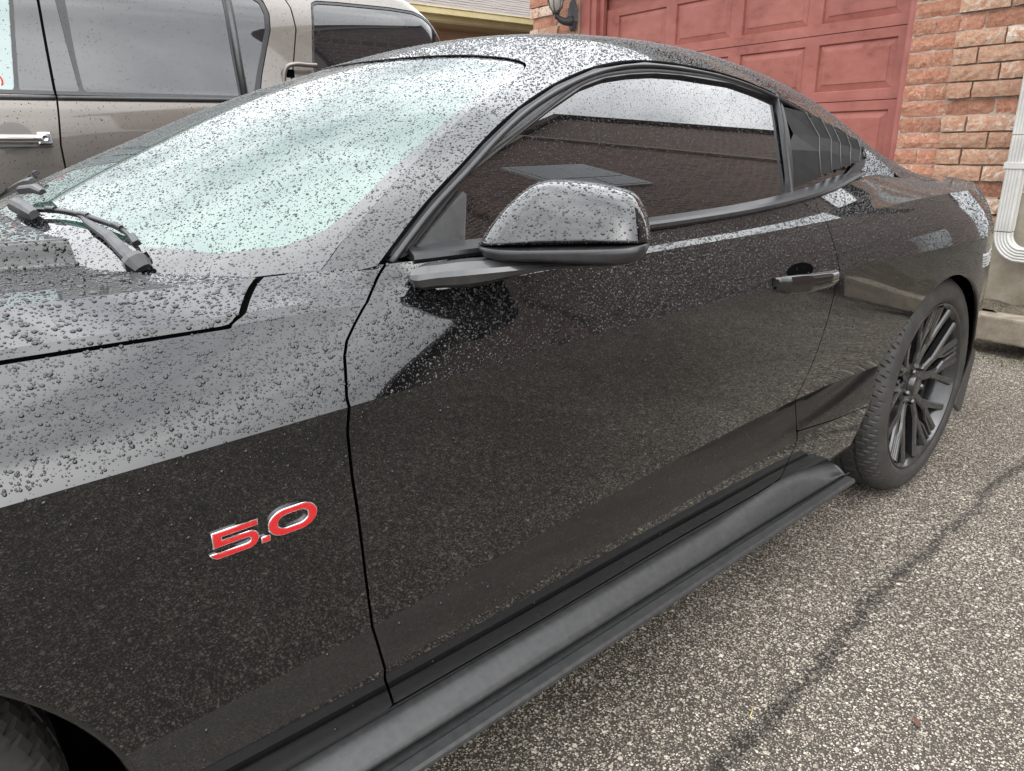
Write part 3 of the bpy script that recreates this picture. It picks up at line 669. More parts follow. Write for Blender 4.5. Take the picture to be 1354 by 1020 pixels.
BADGE = badge_piece('badge', [five], CHROME, CAR, .0022, .0008, -.0005, .0015)
badge_piece('badge_rim', [dot], CHROME, BADGE, .0022, .0008, -.0005, .0015); badge_piece('badge_rim', zero, CHROME, BADGE, .0022, .0008, -.0005, .0015)
for lp in ([five], [dot], zero): badge_piece('badge_enamel', lp, RED, BADGE, .0008, .0002, -.0013, .0046)
# ---- wipers
wip_a = simple_noise('wiper_black', (.03, .03, .032), (.07, .07, .073), 60, .4, .2, .0006, 400)
wip_b = simple_noise('blade_black', (.012, .012, .012), (.03, .03, .03), 60, .35, .2, .0006, 400)
def on_screen(p, lift): return np.array([(x, y, upper_z(np.array(y), np.array(x))+lift) for x, y in p])
def plank(name, spine, wid, thick, material, parent, ridge=.25):
    """flat tapering arm with a raised spine, lying on the glass"""
    s = np.asarray(spine, float); t = np.gradient(s, axis=0); t /= np.linalg.norm(t, axis=1, keepdims=True)
    n = np.array([.15, -.40, .90]); w = np.cross(t, n); w /= np.linalg.norm(w, axis=1, keepdims=True); up = np.cross(w, t); k = len(s)
    wd = np.broadcast_to(wid, (k,))[:, None]; th = np.broadcast_to(thick, (k,))[:, None]
    V = np.stack([s-w*wd, s-w*wd*.8+up*th*.8, s-w*wd*ridge+up*th, s+w*wd*ridge+up*th, s+w*wd*.8+up*th*.8, s+w*wd], 1)
    return make(name, V.reshape(-1, 3), [tuple(q) for q in grid_faces(k, 6, True)]+[tuple(range(6)), tuple(range((k-1)*6, k*6))[::-1]], material, parent, smooth=False)
def wiper(dx):
    A = plank('wiper_arm', on_screen([(.322+dx,.545),(.345+dx,.5485),(.375+dx,.549),(.45+dx,.5575),(.525+dx,.560),(.548+dx,.561)], .006), (.002,.0034,.0056,.0090,.0100,.008), (.004,.006,.007,.008,.009,.007), wip_a, CAR)
    bl_ = resample(on_screen([(.170+dx,.497),(.2716+dx,.5317),(.40+dx,.565),(.4775+dx,.5782),(.5134+dx,.5757)], .006), 30)
    B = plank('wiper_blade', bl_, np.interp(np.linspace(0, 1, 30), [0, .1, .5, .9, 1], [.002, .0034, .0044, .0034, .002]), np.interp(np.linspace(0, 1, 30), [0, .1, .5, .9, 1], [.004, .006, .0075, .006, .004]), wip_b, A, .5)
    plank('wiper_clip', on_screen([(.500+dx,.577),(.525+dx,.5755)], .012), .0065, .009, TRIM, A, .6)
    for f in (.25, .55, .8):
        i_ = int(f*29); plank('blade_joint', bl_[i_-1:i_+2]+np.array([0, 0, .001]), .0048, .0084, TRIM, A, .5)
    return A
wa = wiper(0)
plank('wiper_cap', on_screen([(.548,.5605),(.562,.5615),(.580,.563)], .008), (.0165,.018,.013), (.016,.018,.008), TRIM, wa, .3)
wb = wiper(-.62)
plank('wiper_cap', on_screen([(.100,.490),(.135,.497),(.190,.500),(.236,.503)], .006), (.005,.0125,.0135,.009), (.008,.019,.020,.012), wip_a, wb, .3)
plank('wiper_root', on_screen([(.050,.520),(.100,.535),(.150,.536)], .012), (.008,.010,.006), (.012,.012,.008), TRIM, wb, .3)
# ---- cabin, seen only dimly through the glass
CABIN = mat('cabin_black', (.012, .012, .013), .7)
boxes('dashboard', [((-.70, .80, .70), (.70, 1.02, .90))], CABIN, CAR, .03)
def seat(x):
    b_ = boxes('seat', [((x-.24, 1.42, .40), (x+.24, 1.92, .52))], CABIN, CAR, .03)
    boxes('backrest', [((x-.23, 1.86, .50), (x+.23, 1.98, 1.02))], CABIN, b_, .04)
    boxes('headrest', [((x-.13, 1.88, 1.04), (x+.13, 1.98, 1.20))], CABIN, b_, .03)
seat(.36); seat(-.36)
a = np.linspace(0, 2*np.pi, 41)
tube('steering_wheel', np.stack([.36+.18*np.cos(a), 1.14+.06*np.sin(a), .88+.17*np.sin(a)], 1), .014, CABIN, CAR, up=(0, 1, .3))
# ================================================================ ground: worn exposed-aggregate asphalt
GROUND = mat('asphalt', (.1, .1, .1), .8); ns, ln, b = nodes(GROUND); b.inputs['Specular IOR Level'].default_value = .3
g = N(GROUND, 'ShaderNodeNewGeometry'); pos_ = g.outputs['Position']
wob = N(GROUND, 'ShaderNodeTexNoise', Scale=90, Detail=3); ln.new(pos_, wob.inputs['Vector'])
wadd = N(GROUND, 'ShaderNodeVectorMath', operation='MULTIPLY_ADD'); ln.new(wob.outputs['Color'], wadd.inputs[0]); wadd.inputs[1].default_value = (.006, .006, .006); ln.new(pos_, wadd.inputs[2])
def stones(scale, thr0, thr1, cut):
    v = N(GROUND, 'ShaderNodeTexVoronoi', Scale=scale, Randomness=1); ln.new(wadd.outputs[0], v.inputs['Vector'])
    s = N(GROUND, 'ShaderNodeSeparateColor'); ln.new(v.outputs['Color'], s.inputs[0])
    r = N(GROUND, 'ShaderNodeMapRange'); r.inputs['From Min'].default_value = thr1; r.inputs['From Max'].default_value = thr0; ln.new(v.outputs['Distance'], r.inputs['Value'])
    k = N(GROUND, 'ShaderNodeMath', operation='GREATER_THAN'); ln.new(s.outputs[1], k.inputs[0]); k.inputs[1].default_value = cut
    m_ = N(GROUND, 'ShaderNodeMath', operation='MULTIPLY'); ln.new(r.outputs[0], m_.inputs[0]); ln.new(k.outputs[0], m_.inputs[1])
    col = ramp(GROUND, [(0, (.08, .071, .060)), (.35, (.225, .20, .168)), (.7, (.36, .322, .275)), (1, (.54, .495, .435))]); ln.new(s.outputs[0], col.inputs[0])
    return m_.outputs[0], col.outputs[0]
s1_, c1_ = stones(128, .36, .50, .45); s2_, c2_ = stones(235, .34, .54, .15); s3_, c3_ = stones(74, .34, .42, .88)
tar = N(GROUND, 'ShaderNodeTexNoise', Scale=300, Detail=4); ln.new(pos_, tar.inputs['Vector'])
tr = ramp(GROUND, [(.3, (.014, .0125, .011)), (.7, (.075, .067, .057))]); ln.new(tar.outputs['Fac'], tr.inputs[0])
x1 = N(GROUND, 'ShaderNodeMix', data_type='RGBA'); ln.new(s2_, x1.inputs[0]); ln.new(tr.outputs[0], x1.inputs[6]); ln.new(c2_, x1.inputs[7])
x2 = N(GROUND, 'ShaderNodeMix', data_type='RGBA'); ln.new(s1_, x2.inputs[0]); ln.new(x1.outputs[2], x2.inputs[6]); ln.new(c1_, x2.inputs[7])
x2b = N(GROUND, 'ShaderNodeMix', data_type='RGBA'); ln.new(s3_, x2b.inputs[0]); ln.new(x2.outputs[2], x2b.inputs[6]); ln.new(c3_, x2b.inputs[7]); x2 = x2b
# wear: broad patches, and a dark ravelled joint running along the drive
big = N(GROUND, 'ShaderNodeTexNoise', Scale=1.3, Detail=5, Roughness=.65); ln.new(pos_, big.inputs['Vector'])
bigr = ramp(GROUND, [(.3, (.95, .915, .86)), (.55, (1.38, 1.355, 1.31)), (.75, (1.66, 1.64, 1.60))]); ln.new(big.outputs['Fac'], bigr.inputs[0])
mu = N(GROUND, 'ShaderNodeMix', data_type='RGBA', blend_type='MULTIPLY'); mu.inputs[0].default_value = 1; ln.new(x2.outputs[2], mu.inputs[6]); ln.new(bigr.outputs[0], mu.inputs[7])
sx = N(GROUND, 'ShaderNodeSeparateXYZ'); ln.new(pos_, sx.inputs[0])
jn = N(GROUND, 'ShaderNodeTexNoise', Scale=7, Detail=10, Roughness=.82); ln.new(pos_, jn.inputs['Vector'])
j1 = N(GROUND, 'ShaderNodeMath', operation='MULTIPLY_ADD'); ln.new(jn.outputs['Fac'], j1.inputs[0]); j1.inputs[1].default_value = .16; j1.inputs[2].default_value = -1.29
jl = N(GROUND, 'ShaderNodeTexNoise', Scale=1.1, Detail=2); ln.new(pos_, jl.inputs['Vector'])
jl2 = N(GROUND, 'ShaderNodeMath', operation='MULTIPLY_ADD'); ln.new(jl.outputs['Fac'], jl2.inputs[0]); jl2.inputs[1].default_value = .16; ln.new(sx.outputs['X'], jl2.inputs[2])
j2 = N(GROUND, 'ShaderNodeMath', operation='ADD'); ln.new(jl2.outputs[0], j2.inputs[0]); ln.new(j1.outputs[0], j2.inputs[1])
j3 = N(GROUND, 'ShaderNodeMath', operation='ABSOLUTE'); ln.new(j2.outputs[0], j3.inputs[0])
jw = N(GROUND, 'ShaderNodeTexNoise', Scale=40, Detail=6, Roughness=.8); ln.new(pos_, jw.inputs['Vector'])
jr = N(GROUND, 'ShaderNodeMapRange'); jr.inputs['From Min'].default_value = .003; jr.inputs['From Max'].default_value = .020; jr.inputs['To Min'].default_value = .85; jr.inputs['To Max'].default_value = 0; ln.new(j3.outputs[0], jr.inputs['Value'])
jm = N(GROUND, 'ShaderNodeMath', operation='MULTIPLY'); ln.new(jr.outputs[0], jm.inputs[0]); jwr = ramp(GROUND, [(.40, (0, 0, 0)), (.58, (1, 1, 1))]); ln.new(jw.outputs['Fac'], jwr.inputs[0]); ln.new(jwr.outputs[0], jm.inputs[1])
jm2 = N(GROUND, 'ShaderNodeMath', operation='MULTIPLY', use_clamp=True); ln.new(jm.outputs[0], jm2.inputs[0]); jm2.inputs[1].default_value = .9
x3 = N(GROUND, 'ShaderNodeMix', data_type='RGBA'); ln.new(jm2.outputs[0], x3.inputs[0]); ln.new(mu.outputs[2], x3.inputs[6]); x3.inputs[7].default_value = (.022, .021, .020, 1)
ln.new(x3.outputs[2], b.inputs['Base Color'])
hsum = N(GROUND, 'ShaderNodeMath', operation='MULTIPLY_ADD'); ln.new(s2_, hsum.inputs[0]); hsum.inputs[1].default_value = .5; ln.new(s1_, hsum.inputs[2])
hs2 = N(GROUND, 'ShaderNodeMath', operation='MULTIPLY_ADD'); ln.new(jm2.outputs[0], hs2.inputs[0]); hs2.inputs[1].default_value = -1.5; ln.new(hsum.outputs[0], hs2.inputs[2])
ln.new(bump(GROUND, hs2.outputs[0], 1.0, .004), b.inputs['Normal'])
wet = ramp(GROUND, [(.35, (.55,)*3), (.65, (.85,)*3)]); ln.new(big.outputs['Fac'], wet.inputs[0]); ln.new(wet.outputs[0], b.inputs['Roughness'])
gr = make('driveway', [(-60, -60, 0), (60, -60, 0), (60, 60, 0), (-60, 60, 0)], [(0, 1, 2, 3)], GROUND, smooth=False, kind='structure')
# ================================================================ the brick garage behind the cars
BM = Matrix(((.99630905, .08506704, -.01148412, 0), (-.08490293, .99628955, .01409349, 0), (.0126404, -.01306644, .99983473, 0), (0, 0, 0, 1)))
GH = thing('brick_garage', 'orange brick garage front with a faded red panelled door behind the cars', 'garage', (-2, 5.2, 0), matrix=BM)
def brick_mat(name, stops, white):
    m = mat(name, (.4, .2, .1), .85); ns, ln, b = nodes(m)
    oi = N(m, 'ShaderNodeObjectInfo'); c = coords(m)
    ofs = N(m, 'ShaderNodeVectorMath', operation='ADD'); sc_ = N(m, 'ShaderNodeMath', operation='MULTIPLY'); ln.new(oi.outputs['Random'], sc_.inputs[0]); sc_.inputs[1].default_value = 37
    ln.new(c, ofs.inputs[0]); ln.new(sc_.outputs[0], ofs.inputs[1])
    n1 = N(m, 'ShaderNodeTexNoise', Scale=30, Detail=7, Roughness=.74, Distortion=.8); ln.new(ofs.outputs[0], n1.inputs['Vector'])
    r1 = ramp(m, stops); ln.new(n1.outputs['Fac'], r1.inputs[0])
    n2 = N(m, 'ShaderNodeTexNoise', Scale=24, Detail=8, Roughness=.78, Distortion=1.0); ln.new(ofs.outputs[0], n2.inputs['Vector'])
    ad = N(m, 'ShaderNodeMath', operation='MULTIPLY_ADD'); ln.new(oi.outputs['Random'], ad.inputs[0]); ad.inputs[1].default_value = .16; ln.new(n2.outputs['Fac'], ad.inputs[2])
    r2 = ramp(m, [(white, (0, 0, 0)), (white+.10, (1, 1, 1))]); ln.new(ad.outputs[0], r2.inputs[0])
    x = N(m, 'ShaderNodeMix', data_type='RGBA'); ln.new(r2.outputs[0], x.inputs[0]); ln.new(r1.outputs[0], x.inputs[6]); x.inputs[7].default_value = (.60, .51, .43, 1)
    hv = N(m, 'ShaderNodeHueSaturation'); vr = N(m, 'ShaderNodeMapRange'); vr.inputs['To Min'].default_value = .78; vr.inputs['To Max'].default_value = 1.15; ln.new(oi.outputs['Random'], vr.inputs['Value']); ln.new(vr.outputs[0], hv.inputs['Value']); ln.new(x.outputs[2], hv.inputs['Color'])
    ln.new(hv.outputs[0], b.inputs['Base Color'])
    n3 = N(m, 'ShaderNodeTexNoise', Scale=70, Detail=6, Roughness=.7); ln.new(ofs.outputs[0], n3.inputs['Vector'])
    h = bump(m, n1.outputs['Fac'], .8, .012); ln.new(bump(m, n3.outputs['Fac'], .8, .005, h), b.inputs['Normal'])
    return m
BRICK_O = brick_mat('orange_brick', [(.30, (.28, .095, .055)), (.5, (.41, .185, .115)), (.7, (.52, .31, .22))], .68)
BRICK_W = brick_mat('pale_brick', [(.30, (.36, .145, .08)), (.48, (.47, .26, .165)), (.66, (.54, .37, .27))], .60)
MORTAR = simple_noise('mortar', (.30, .25, .20), (.42, .36, .30), 30, .9, .5, .004, 200)
BMESH = {}
def brick_mesh(L, material, v):
    k = (round(L, 3), material.name, v)
    if k in BMESH: return BMESH[k]
    rg = np.random.default_rng(hash(k[0]*1000+v) % 9999 if False else int(k[0]*1000)+v*77+len(material.name))
    nx, nz_ = 6, 3; X = np.linspace(0, L, nx+1); Z = np.linspace(0, .079, nz_+1); V = []
    for j, z in enumerate(Z):
        for i, x in enumerate(X):
            e = (i in (0, nx))+(j in (0, nz_)); V.append((x+rg.normal(0, .0012), .004*(e > 0)+.003*(e > 1)+rg.normal(0, .0018), z+rg.normal(0, .0012)))
    n = len(V); F = [tuple(q) for q in grid_faces(nz_+1, nx+1)]
    ringi = [i for i in range(nx+1)]+[(j+1)*(nx+1)-1 for j in range(1, nz_+1)]+[nz_*(nx+1)+i for i in range(nx-1, -1, -1)]+[j*(nx+1) for j in range(nz_-1, 0, -1)]
    for i in ringi: x, y, z = V[i]; V.append((x, .10, z))
    for a in range(len(ringi)):
        b_ = (a+1) % len(ringi); F.append((ringi[b_], ringi[a], n+a, n+b_))
    me = bpy.data.meshes.new('brick'); me.from_pydata(V, [], F); me.materials.append(material); me.update(); BMESH[k] = me
    return me
Z0 = 1.089; CO = .0888
def brick(x, z, L, y, material):
    o = link('brick', brick_mesh(L, material, random.randrange(3)), None, GH); o.matrix_basis = Matrix.Translation((x, y+random.uniform(-.002, .002), z+.0048)); return o
ks = range(-11, 15)
for k in ks:
    z = Z0+k*CO
    q = (k-3) % 5; proud = q in (0, 1, 2, 3)                     # four courses stand proud, the fifth is set back
    # plain strip beside the door
    if k % 2 == 0:
        brick(-.705, z, .255, 5.1, BRICK_O)
    else:
        brick(-.705, z, .128, 5.1, BRICK_O); brick(-.572, z, .122, 5.1, BRICK_O)
    yq = 5.078 if proud else 5.1; xr = -.062 if proud else -.084; x0 = -.452 if not proud else -.456
    a_ = .252 if k % 2 == 0 else .126
    mq = BRICK_W if proud else BRICK_O
    if z < .55 and k % 3: mq = BRICK_W
    brick(x0+.006, z, a_, yq, mq); brick(x0+.006+a_+.011, z, xr-(x0+.017+a_), yq, mq)
for k in range(-11, 19):                                         # pier beyond the door
    z = Z0+k*CO; q = (k-3) % 5; proud = q != 4; yq = 5.078 if proud else 5.1
    mq = BRICK_W if proud and k % 2 else BRICK_O
    a_ = .252 if k % 2 == 0 else .126
    brick(-4.30+(0 if proud else .02), z, a_, yq, mq); brick(-4.30+a_+.012, z, .385-a_, yq, mq)
    if k % 2: brick(-3.905, z, .255, 5.1, BRICK_O)
    else: brick(-3.905, z, .128, 5.1, BRICK_O); brick(-3.766, z, .116, 5.1, BRICK_O)
for lo_, hi_ in (((-.706, 5.108, .10), (-.462, 5.3, 2.42)), ((-.461, 5.1065, .10), (-.092, 5.299, 2.42)), ((-4.28, 5.108, 0), (-3.645, 5.3, 2.72))): boxes('mortar_bed', [(lo_, hi_)], MORTAR, GH)
# the rest of that front: over the door and the gable, far outside the frame
BRICK_FAR = mat('far_brick', (.33, .17, .11), .9); ns, ln, b = nodes(BRICK_FAR)
bt = N(BRICK_FAR, 'ShaderNodeTexBrick', Scale=1.0); bt.inputs['Color1'].default_value = (.38, .17, .10, 1); bt.inputs['Color2'].default_value = (.50, .33, .22, 1); bt.inputs['Mortar'].default_value = (.33, .28, .23, 1)
bt.inputs['Brick Width'].default_value = .267; bt.inputs['Row Height'].default_value = .089; bt.inputs['Mortar Size'].default_value = .008
tcx = N(BRICK_FAR, 'ShaderNodeTexCoord'); sxy = N(BRICK_FAR, 'ShaderNodeSeparateXYZ'); cxy = N(BRICK_FAR, 'ShaderNodeCombineXYZ'); ad = N(BRICK_FAR, 'ShaderNodeMath', operation='ADD')
ln.new(tcx.outputs['Object'], sxy.inputs[0]); ln.new(sxy.outputs[0], ad.inputs[0]); ln.new(sxy.outputs[1], ad.inputs[1]); ln.new(ad.outputs[0], cxy.inputs[0]); ln.new(sxy.outputs[2], cxy.inputs[1]); ln.new(cxy.outputs[0], bt.inputs['Vector']); ln.new(bt.outputs['Color'], b.inputs['Base Color'])
boxes('upper_wall', [((-4.28, 5.10, 2.724), (-.09, 5.3, 2.95))], BRICK_FAR, GH)
boxes('lintel', [((-3.64, 5.104, 2.42), (-.094, 5.3, 2.72))], BRICK_FAR, GH)
ROOFG = mat('garage_shingle', (.10, .085, .075), .9); noise_color(ROOFG, [(.3, (.06, .05, .045)), (.7, (.14, .12, .105))], 8, 6)
make('roof', [(-4.5, 4.8, 2.93), (.1, 4.8, 2.93), (.1, 9, 5.0), (-4.5, 9, 5.0), (-4.5, 13.2, 2.93), (.1, 13.2, 2.93), (-4.5, 4.8, 2.80), (.1, 4.8, 2.80)], [(0, 1, 2, 3), (3, 2, 5, 4), (6, 7, 1, 0)], ROOFG, GH, smooth=False)
boxes('side_wall', [((-.30, 5.301, -.05), (-.092, 9.0, 2.79))], BRICK_FAR, GH)
# concrete footing at the corner
CONC = simple_noise('stained_concrete', (.17, .14, .09), (.38, .34, .28), 5, .85, .5, .004, 60)
ns, ln, b = nodes(CONC)
bm = bmesh.new()
f0 = [bm.verts.new(p) for p in ((-.10, 5.06, -.1), (.60, 5.06, -.1), (.60, 5.06, .86), (-.045, 5.06, .86), (-.085, 5.06, .55))]
f1 = [bm.verts.new((v.co.x, 5.5, v.co.z)) for v in f0]
bm.faces.new(f0); bm.faces.new(f1[::-1])
for i in range(5): bm.faces.new((f0[i], f1[i], f1[(i+1) % 5], f0[(i+1) % 5]))
from_bm('concrete_footing', bm, CONC, GH)
# door: faded red raised-and-fielded panels
DRED = mat('faded_red_paint', (.42, .13, .12), .6); n_, r_ = noise_color(DRED, [(.28, (.15, .036, .026)), (.42, (.27, .082, .062)), (.60, (.335, .112, .088)), (.8, (.41, .162, .132))], 3.2, 9, sc=(1, 1, 1.6), rough=.72)
ns, ln, b = nodes(DRED); n2 = N(DRED, 'ShaderNodeTexNoise', Scale=90, Detail=5); ln.new(coords(DRED, scale=(1, 1, .3)), n2.inputs['Vector']); ln.new(bump(DRED, n2.outputs['Fac'], .2, .002), b.inputs['Normal'])
DB = boxes('garage_door', [((-3.42, 5.245, -.05), (-.74, 5.30, 2.40))], DRED, GH)
zl = [1.80+.417*k for k in range(-5, 2)]
for k in range(len(zl)-1):
    xs_c = [-3.40]+[v for c in (-3.262, -2.630, -2.000, -1.372) for v in (c, c+.530)]+[-.745]; zs_c = [zl[k]+.0025, zl[k]+.062, zl[k+1]-.058, zl[k+1]-.0025]
    V = [(x, y, z) for y in (5.215, 5.245) for z in zs_c for x in xs_c]; n_ = len(xs_c); F = []
    for a in range(3):
        for c in range(n_-1):
            if a == 1 and c % 2 == 1: continue
            i0 = a*n_+c; F.append((i0, i0+1, i0+n_+1, i0+n_))
    for c in range(n_-1):
        for a in (0, 3): i0 = a*n_+c; F.append((i0, i0+1, i0+1+4*n_, i0+4*n_))
    make('door_section', V, F, DRED, DB, smooth=False)
    for cxl in (-3.262, -2.630, -2.000, -1.372):
        bm = bmesh.new(); x0, x1, z0_, z1_ = cxl, cxl+.530, zl[k]+.062, zl[k+1]-.058
        def q(d, y): return [bm.verts.new(p) for p in ((x0+d, y, z0_+d), (x1-d, y, z0_+d), (x1-d, y, z1_-d), (x0+d, y, z1_-d))]
        L4 = [q(0, 5.215), q(.003, 5.2165), q(.007, 5.2300), q(.044, 5.2200), q(.047, 5.2165), q(.053, 5.2160)]
        for a_, b_ in zip(L4[:-1], L4[1:]):
            for i in range(4): bm.faces.new((a_[i], a_[(i+1) % 4], b_[(i+1) % 4], b_[i]))
        bm.faces.new(L4[-1]); from_bm('panel', bm, DRED, DB)
FRM = mat('red_frame_paint', (.40, .13, .12), .55); noise_color(FRM, [(.3, (.24, .07, .055)), (.7, (.35, .12, .098))], 6)
boxes('door_frame', [((-.745, 5.118, -.05), (-.708, 5.30, 2.42)), ((-.768, 5.150, -.05), (-.7455, 5.214, 2.40)), ((-3.636, 5.118, -.05), (-3.52, 5.30, 2.42)), ((-3.519, 5.135, -.05), (-3.455, 5.30, 2.42)), ((-3.454, 5.175, -.05), (-3.405, 5.214, 2.42)), ((-3.40, 5.118, 2.36), (-.78, 5.214, 2.419))], FRM, GH, .003)
# downpipe with its strap and elbow
ALU = simple_noise('white_aluminium', (.40, .39, .365), (.52, .51, .485), 9, .45, .1, .001, 200)
DP = thing('downpipe', 'ribbed white downpipe with a strap at the brick corner by the garage', 'downpipe', (.01, 5.0, .45), matrix=BM)
def pipe_ring(c, ax, ay, w, d):
    o = []
    for s in range(40):                                          # rectangular section with fine ribs
        t = s/40*4; side = int(t); f = t-side; r = .0022*(1 if (int(f*10) % 2) else -1)
        p = [(-w+2*w*f, -d-r), (w+r, -d+2*d*f), (w-2*w*f, d+r), (-w-r, d-2*d*f)][side]
        o.append(np.array(c)+np.array(ax)*p[0]+np.array(ay)*p[1])
    return o
V = [pipe_ring((.006, 5.0, z), (1, 0, 0), (0, 1, 0), .036, .030) for z in (3.2, 2.0, 1.16)]
make('pipe', np.array(V).reshape(-1, 3), grid_faces(3, 40, True), ALU, DP, smooth=False)
V = [pipe_ring((.010, 5.0, z), (1, 0, 0), (0, 1, 0), .0385, .0325) for z in (1.155, .80, .66)]
pipe_lo = make('pipe', np.array(V).reshape(-1, 3), grid_faces(3, 40, True), ALU, DP, smooth=False)
V = []
for i in range(9):
    a = i/8*math.radians(80); R0_ = .10; cx_ = .010+.115; ang = a
    V.append(pipe_ring((cx_-.115*math.cos(ang), 5.0-.02*i/8, .655-.115*math.sin(ang)), (math.cos(ang), 0, math.sin(ang)), (0, 1, 0), .0375, .0315))
V.append(pipe_ring((.75, 4.97, .535), (.17, 0, .98), (0, 1, 0), .037, .031))
make('elbow', np.array(V).reshape(-1, 3), grid_faces(10, 40, True), ALU, DP, smooth=False)
boxes('strap', [((-.040, 4.962, .985), (.060, 5.05, 1.018)), ((-.058, 5.03, .980), (-.030, 5.056, 1.024))], ALU, DP, .003)
# timber edging, bed and weeds at the corner
WOOD = simple_noise('weathered_timber', (.16, .13, .10), (.30, .26, .20), 14, .9, .6, .004, 90)
bm = bmesh.new(); box(bm, (-.9, -.07, 0), (.9, .07, .13), .008)
for v in bm.verts: v.co.z += random.uniform(-.003, .003)
t_ = from_bm('timber_edging', bm, WOOD); t_.matrix_world = Matrix.Translation((1.22, 4.62, .075)) @ Matrix.Rotation(-.045, 4, 'Z'); tag(t_, 'weathered grey timber edging on the ground beneath the downpipe', 'timber')
SOIL = simple_noise('soil', (.045, .035, .025), (.17, .14, .10), 60, .95, .9, .01, 220)
xs_ = np.linspace(.40, 3, 40); ys_ = np.linspace(4.68, 5.3, 16); XX, YY = np.meshgrid(xs_, ys_); ZZ = .195+.02*RNG.normal(size=XX.shape)
make('soil_bed', np.dstack([XX, YY, ZZ]).reshape(-1, 3), grid_faces(16, 40), SOIL, kind='structure')
GRASS = mat('weed_green', (.10, .13, .035), .6); noise_color(GRASS, [(.3, (.07, .10, .02)), (.6, (.16, .17, .06)), (.8, (.30, .26, .12))], 12)
V = []; F = []
for i in range(200):
    if i < 150: x, y, z = random.uniform(.33, 1.2), 4.49+random.gauss(0, .035), .0
    else: x, y, z = random.uniform(.42, .8), random.uniform(4.72, 4.95), .19
    h_ = random.uniform(.008, .034); w_ = random.uniform(.002, .006); a = random.uniform(0, 6.28); l_ = random.uniform(.2, 1.3)
    d = np.array((math.cos(a), math.sin(a))); s_ = np.array((-d[1], d[0])); k = len(V)
    for f in (0, .5, 1):
        c = np.array((x, y))+d*h_*l_*f*f; ww = w_*(1-f*.8)
        V += [(*(c+s_*ww), z+h_*f), (*(c-s_*ww), z+h_*f)]
    F += [(k, k+1, k+3, k+2), (k+2, k+3, k+5, k+4)]
w_ = make('weeds', V, F, GRASS, kind='stuff'); tag(w_, 'thin weeds growing along the timber edging', 'weeds')
# litter on the drive
LEAF = simple_noise('dead_leaf_brown', (.055, .02, .011), (.11, .04, .02), 90, .5)
def leaf(name, x, y, L_, rot, material, label):
    V = []; 
    for i in range(9):
        f = i/8; w = L_*.26*math.sin(math.pi*f)**.8; V += [(f*L_-L_/2, w, .004+.006*f*f+.004*(w/L_)), (f*L_-L_/2, 0, .003+.005*f), (f*L_-L_/2, -w, .004+.003*f)]
    o = make(name, V, grid_faces(9, 3), material); o.matrix_world = Matrix.Translation((x, y, 0)) @ Matrix.Rotation(rot, 4, 'Z'); tag(o, label, 'leaf'); return o
leaf('dead_leaf', 1.358, 1.633, .026, 2.2, LEAF, 'small curled brown leaf lying on the asphalt')
STRAW = mat('straw', (.50, .42, .18), .7)
tag(tube('straw_blade', [(1.129, 1.400, .004), (1.124, 1.416, .006), (1.116, 1.432, .004)], .0012, STRAW, sides=5), 'pale yellow straw lying on the asphalt by the dark joint', 'straw')
# ---- carriage lamp on the far pier
LAMPM = simple_noise('lamp_iron', (.02, .02, .022), (.045, .045, .05), 30, .5, .2, .002, 120)
LP = thing('wall_lamp', 'dark iron carriage lamp with a clear ribbed globe on the brick pier', 'lamp', (-3.70, 5.1, 2.15), matrix=BM)
bm = bmesh.new(); oc = [(.062*math.cos(R_(22.5+45*i)), .135*math.sin(R_(22.5+45*i))) for i in range(8)]
p0 = [bm.verts.new((-3.685+x, 5.076, 2.20+z)) for x, z in oc]; p1 = [bm.verts.new((-3.685+x*.75, 5.052, 2.20+z*.85)) for x, z in oc]
bm.faces.new(p1)
for i in range(8): bm.faces.new((p0[i], p0[(i+1) % 8], p1[(i+1) % 8], p1[i]))
from_bm('back_plate', bm, LAMPM, LP)
tube('bracket', resample([(-3.685, 5.06, 2.16), (-3.70, 5.0, 2.15), (-3.72, 4.95, 2.17), (-3.73, 4.92, 2.20)], 14), np.linspace(.042, .016, 14), LAMPM, LP)
lg = mat('lamp_glass', (.42, .40, .37), .12, coat=1); ns, ln, b = nodes(lg); b.inputs['Transmission Weight'].default_value = .4
def vlathe(name, prof, c, material, parent, seg=24):
    a = np.linspace(0, 2*np.pi, seg, endpoint=False); prof = np.array(prof)
    V = np.stack([c[0]+prof[:, None, 0]*np.cos(a), c[1]+prof[:, None, 0]*np.sin(a), np.broadcast_to(c[2]+prof[:, None, 1], (len(prof), seg))], 2)
    return make(name, V.reshape(-1, 3), grid_faces(len(prof), seg, True), material, parent)
vlathe('globe', [(.030, .0), (.052, .03), (.062, .09), (.060, .15), (.050, .20)], (-3.73, 4.92, 2.225), lg, LP)
vlathe('collar', [(.0, -.065), (.008, -.06), (.010, -.03), (.030, -.02), (.036, .0), (.030, .008)], (-3.73, 4.92, 2.225), LAMPM, LP)
for i in range(6):
    a = i/6*2*math.pi
    tube('rib', [(-3.73+r*math.cos(a), 4.92+r*math.sin(a), 2.225+z) for r, z in ((.033, 0), (.055, .03), (.065, .09), (.063, .15), (.053, .2))], .0035, LAMPM, LP, sides=5)
vlathe('cap', [(.075, .20), (.06, .23), (.02, .28), (.0, .29)], (-3.73, 4.92, 2.225), LAMPM, LP)
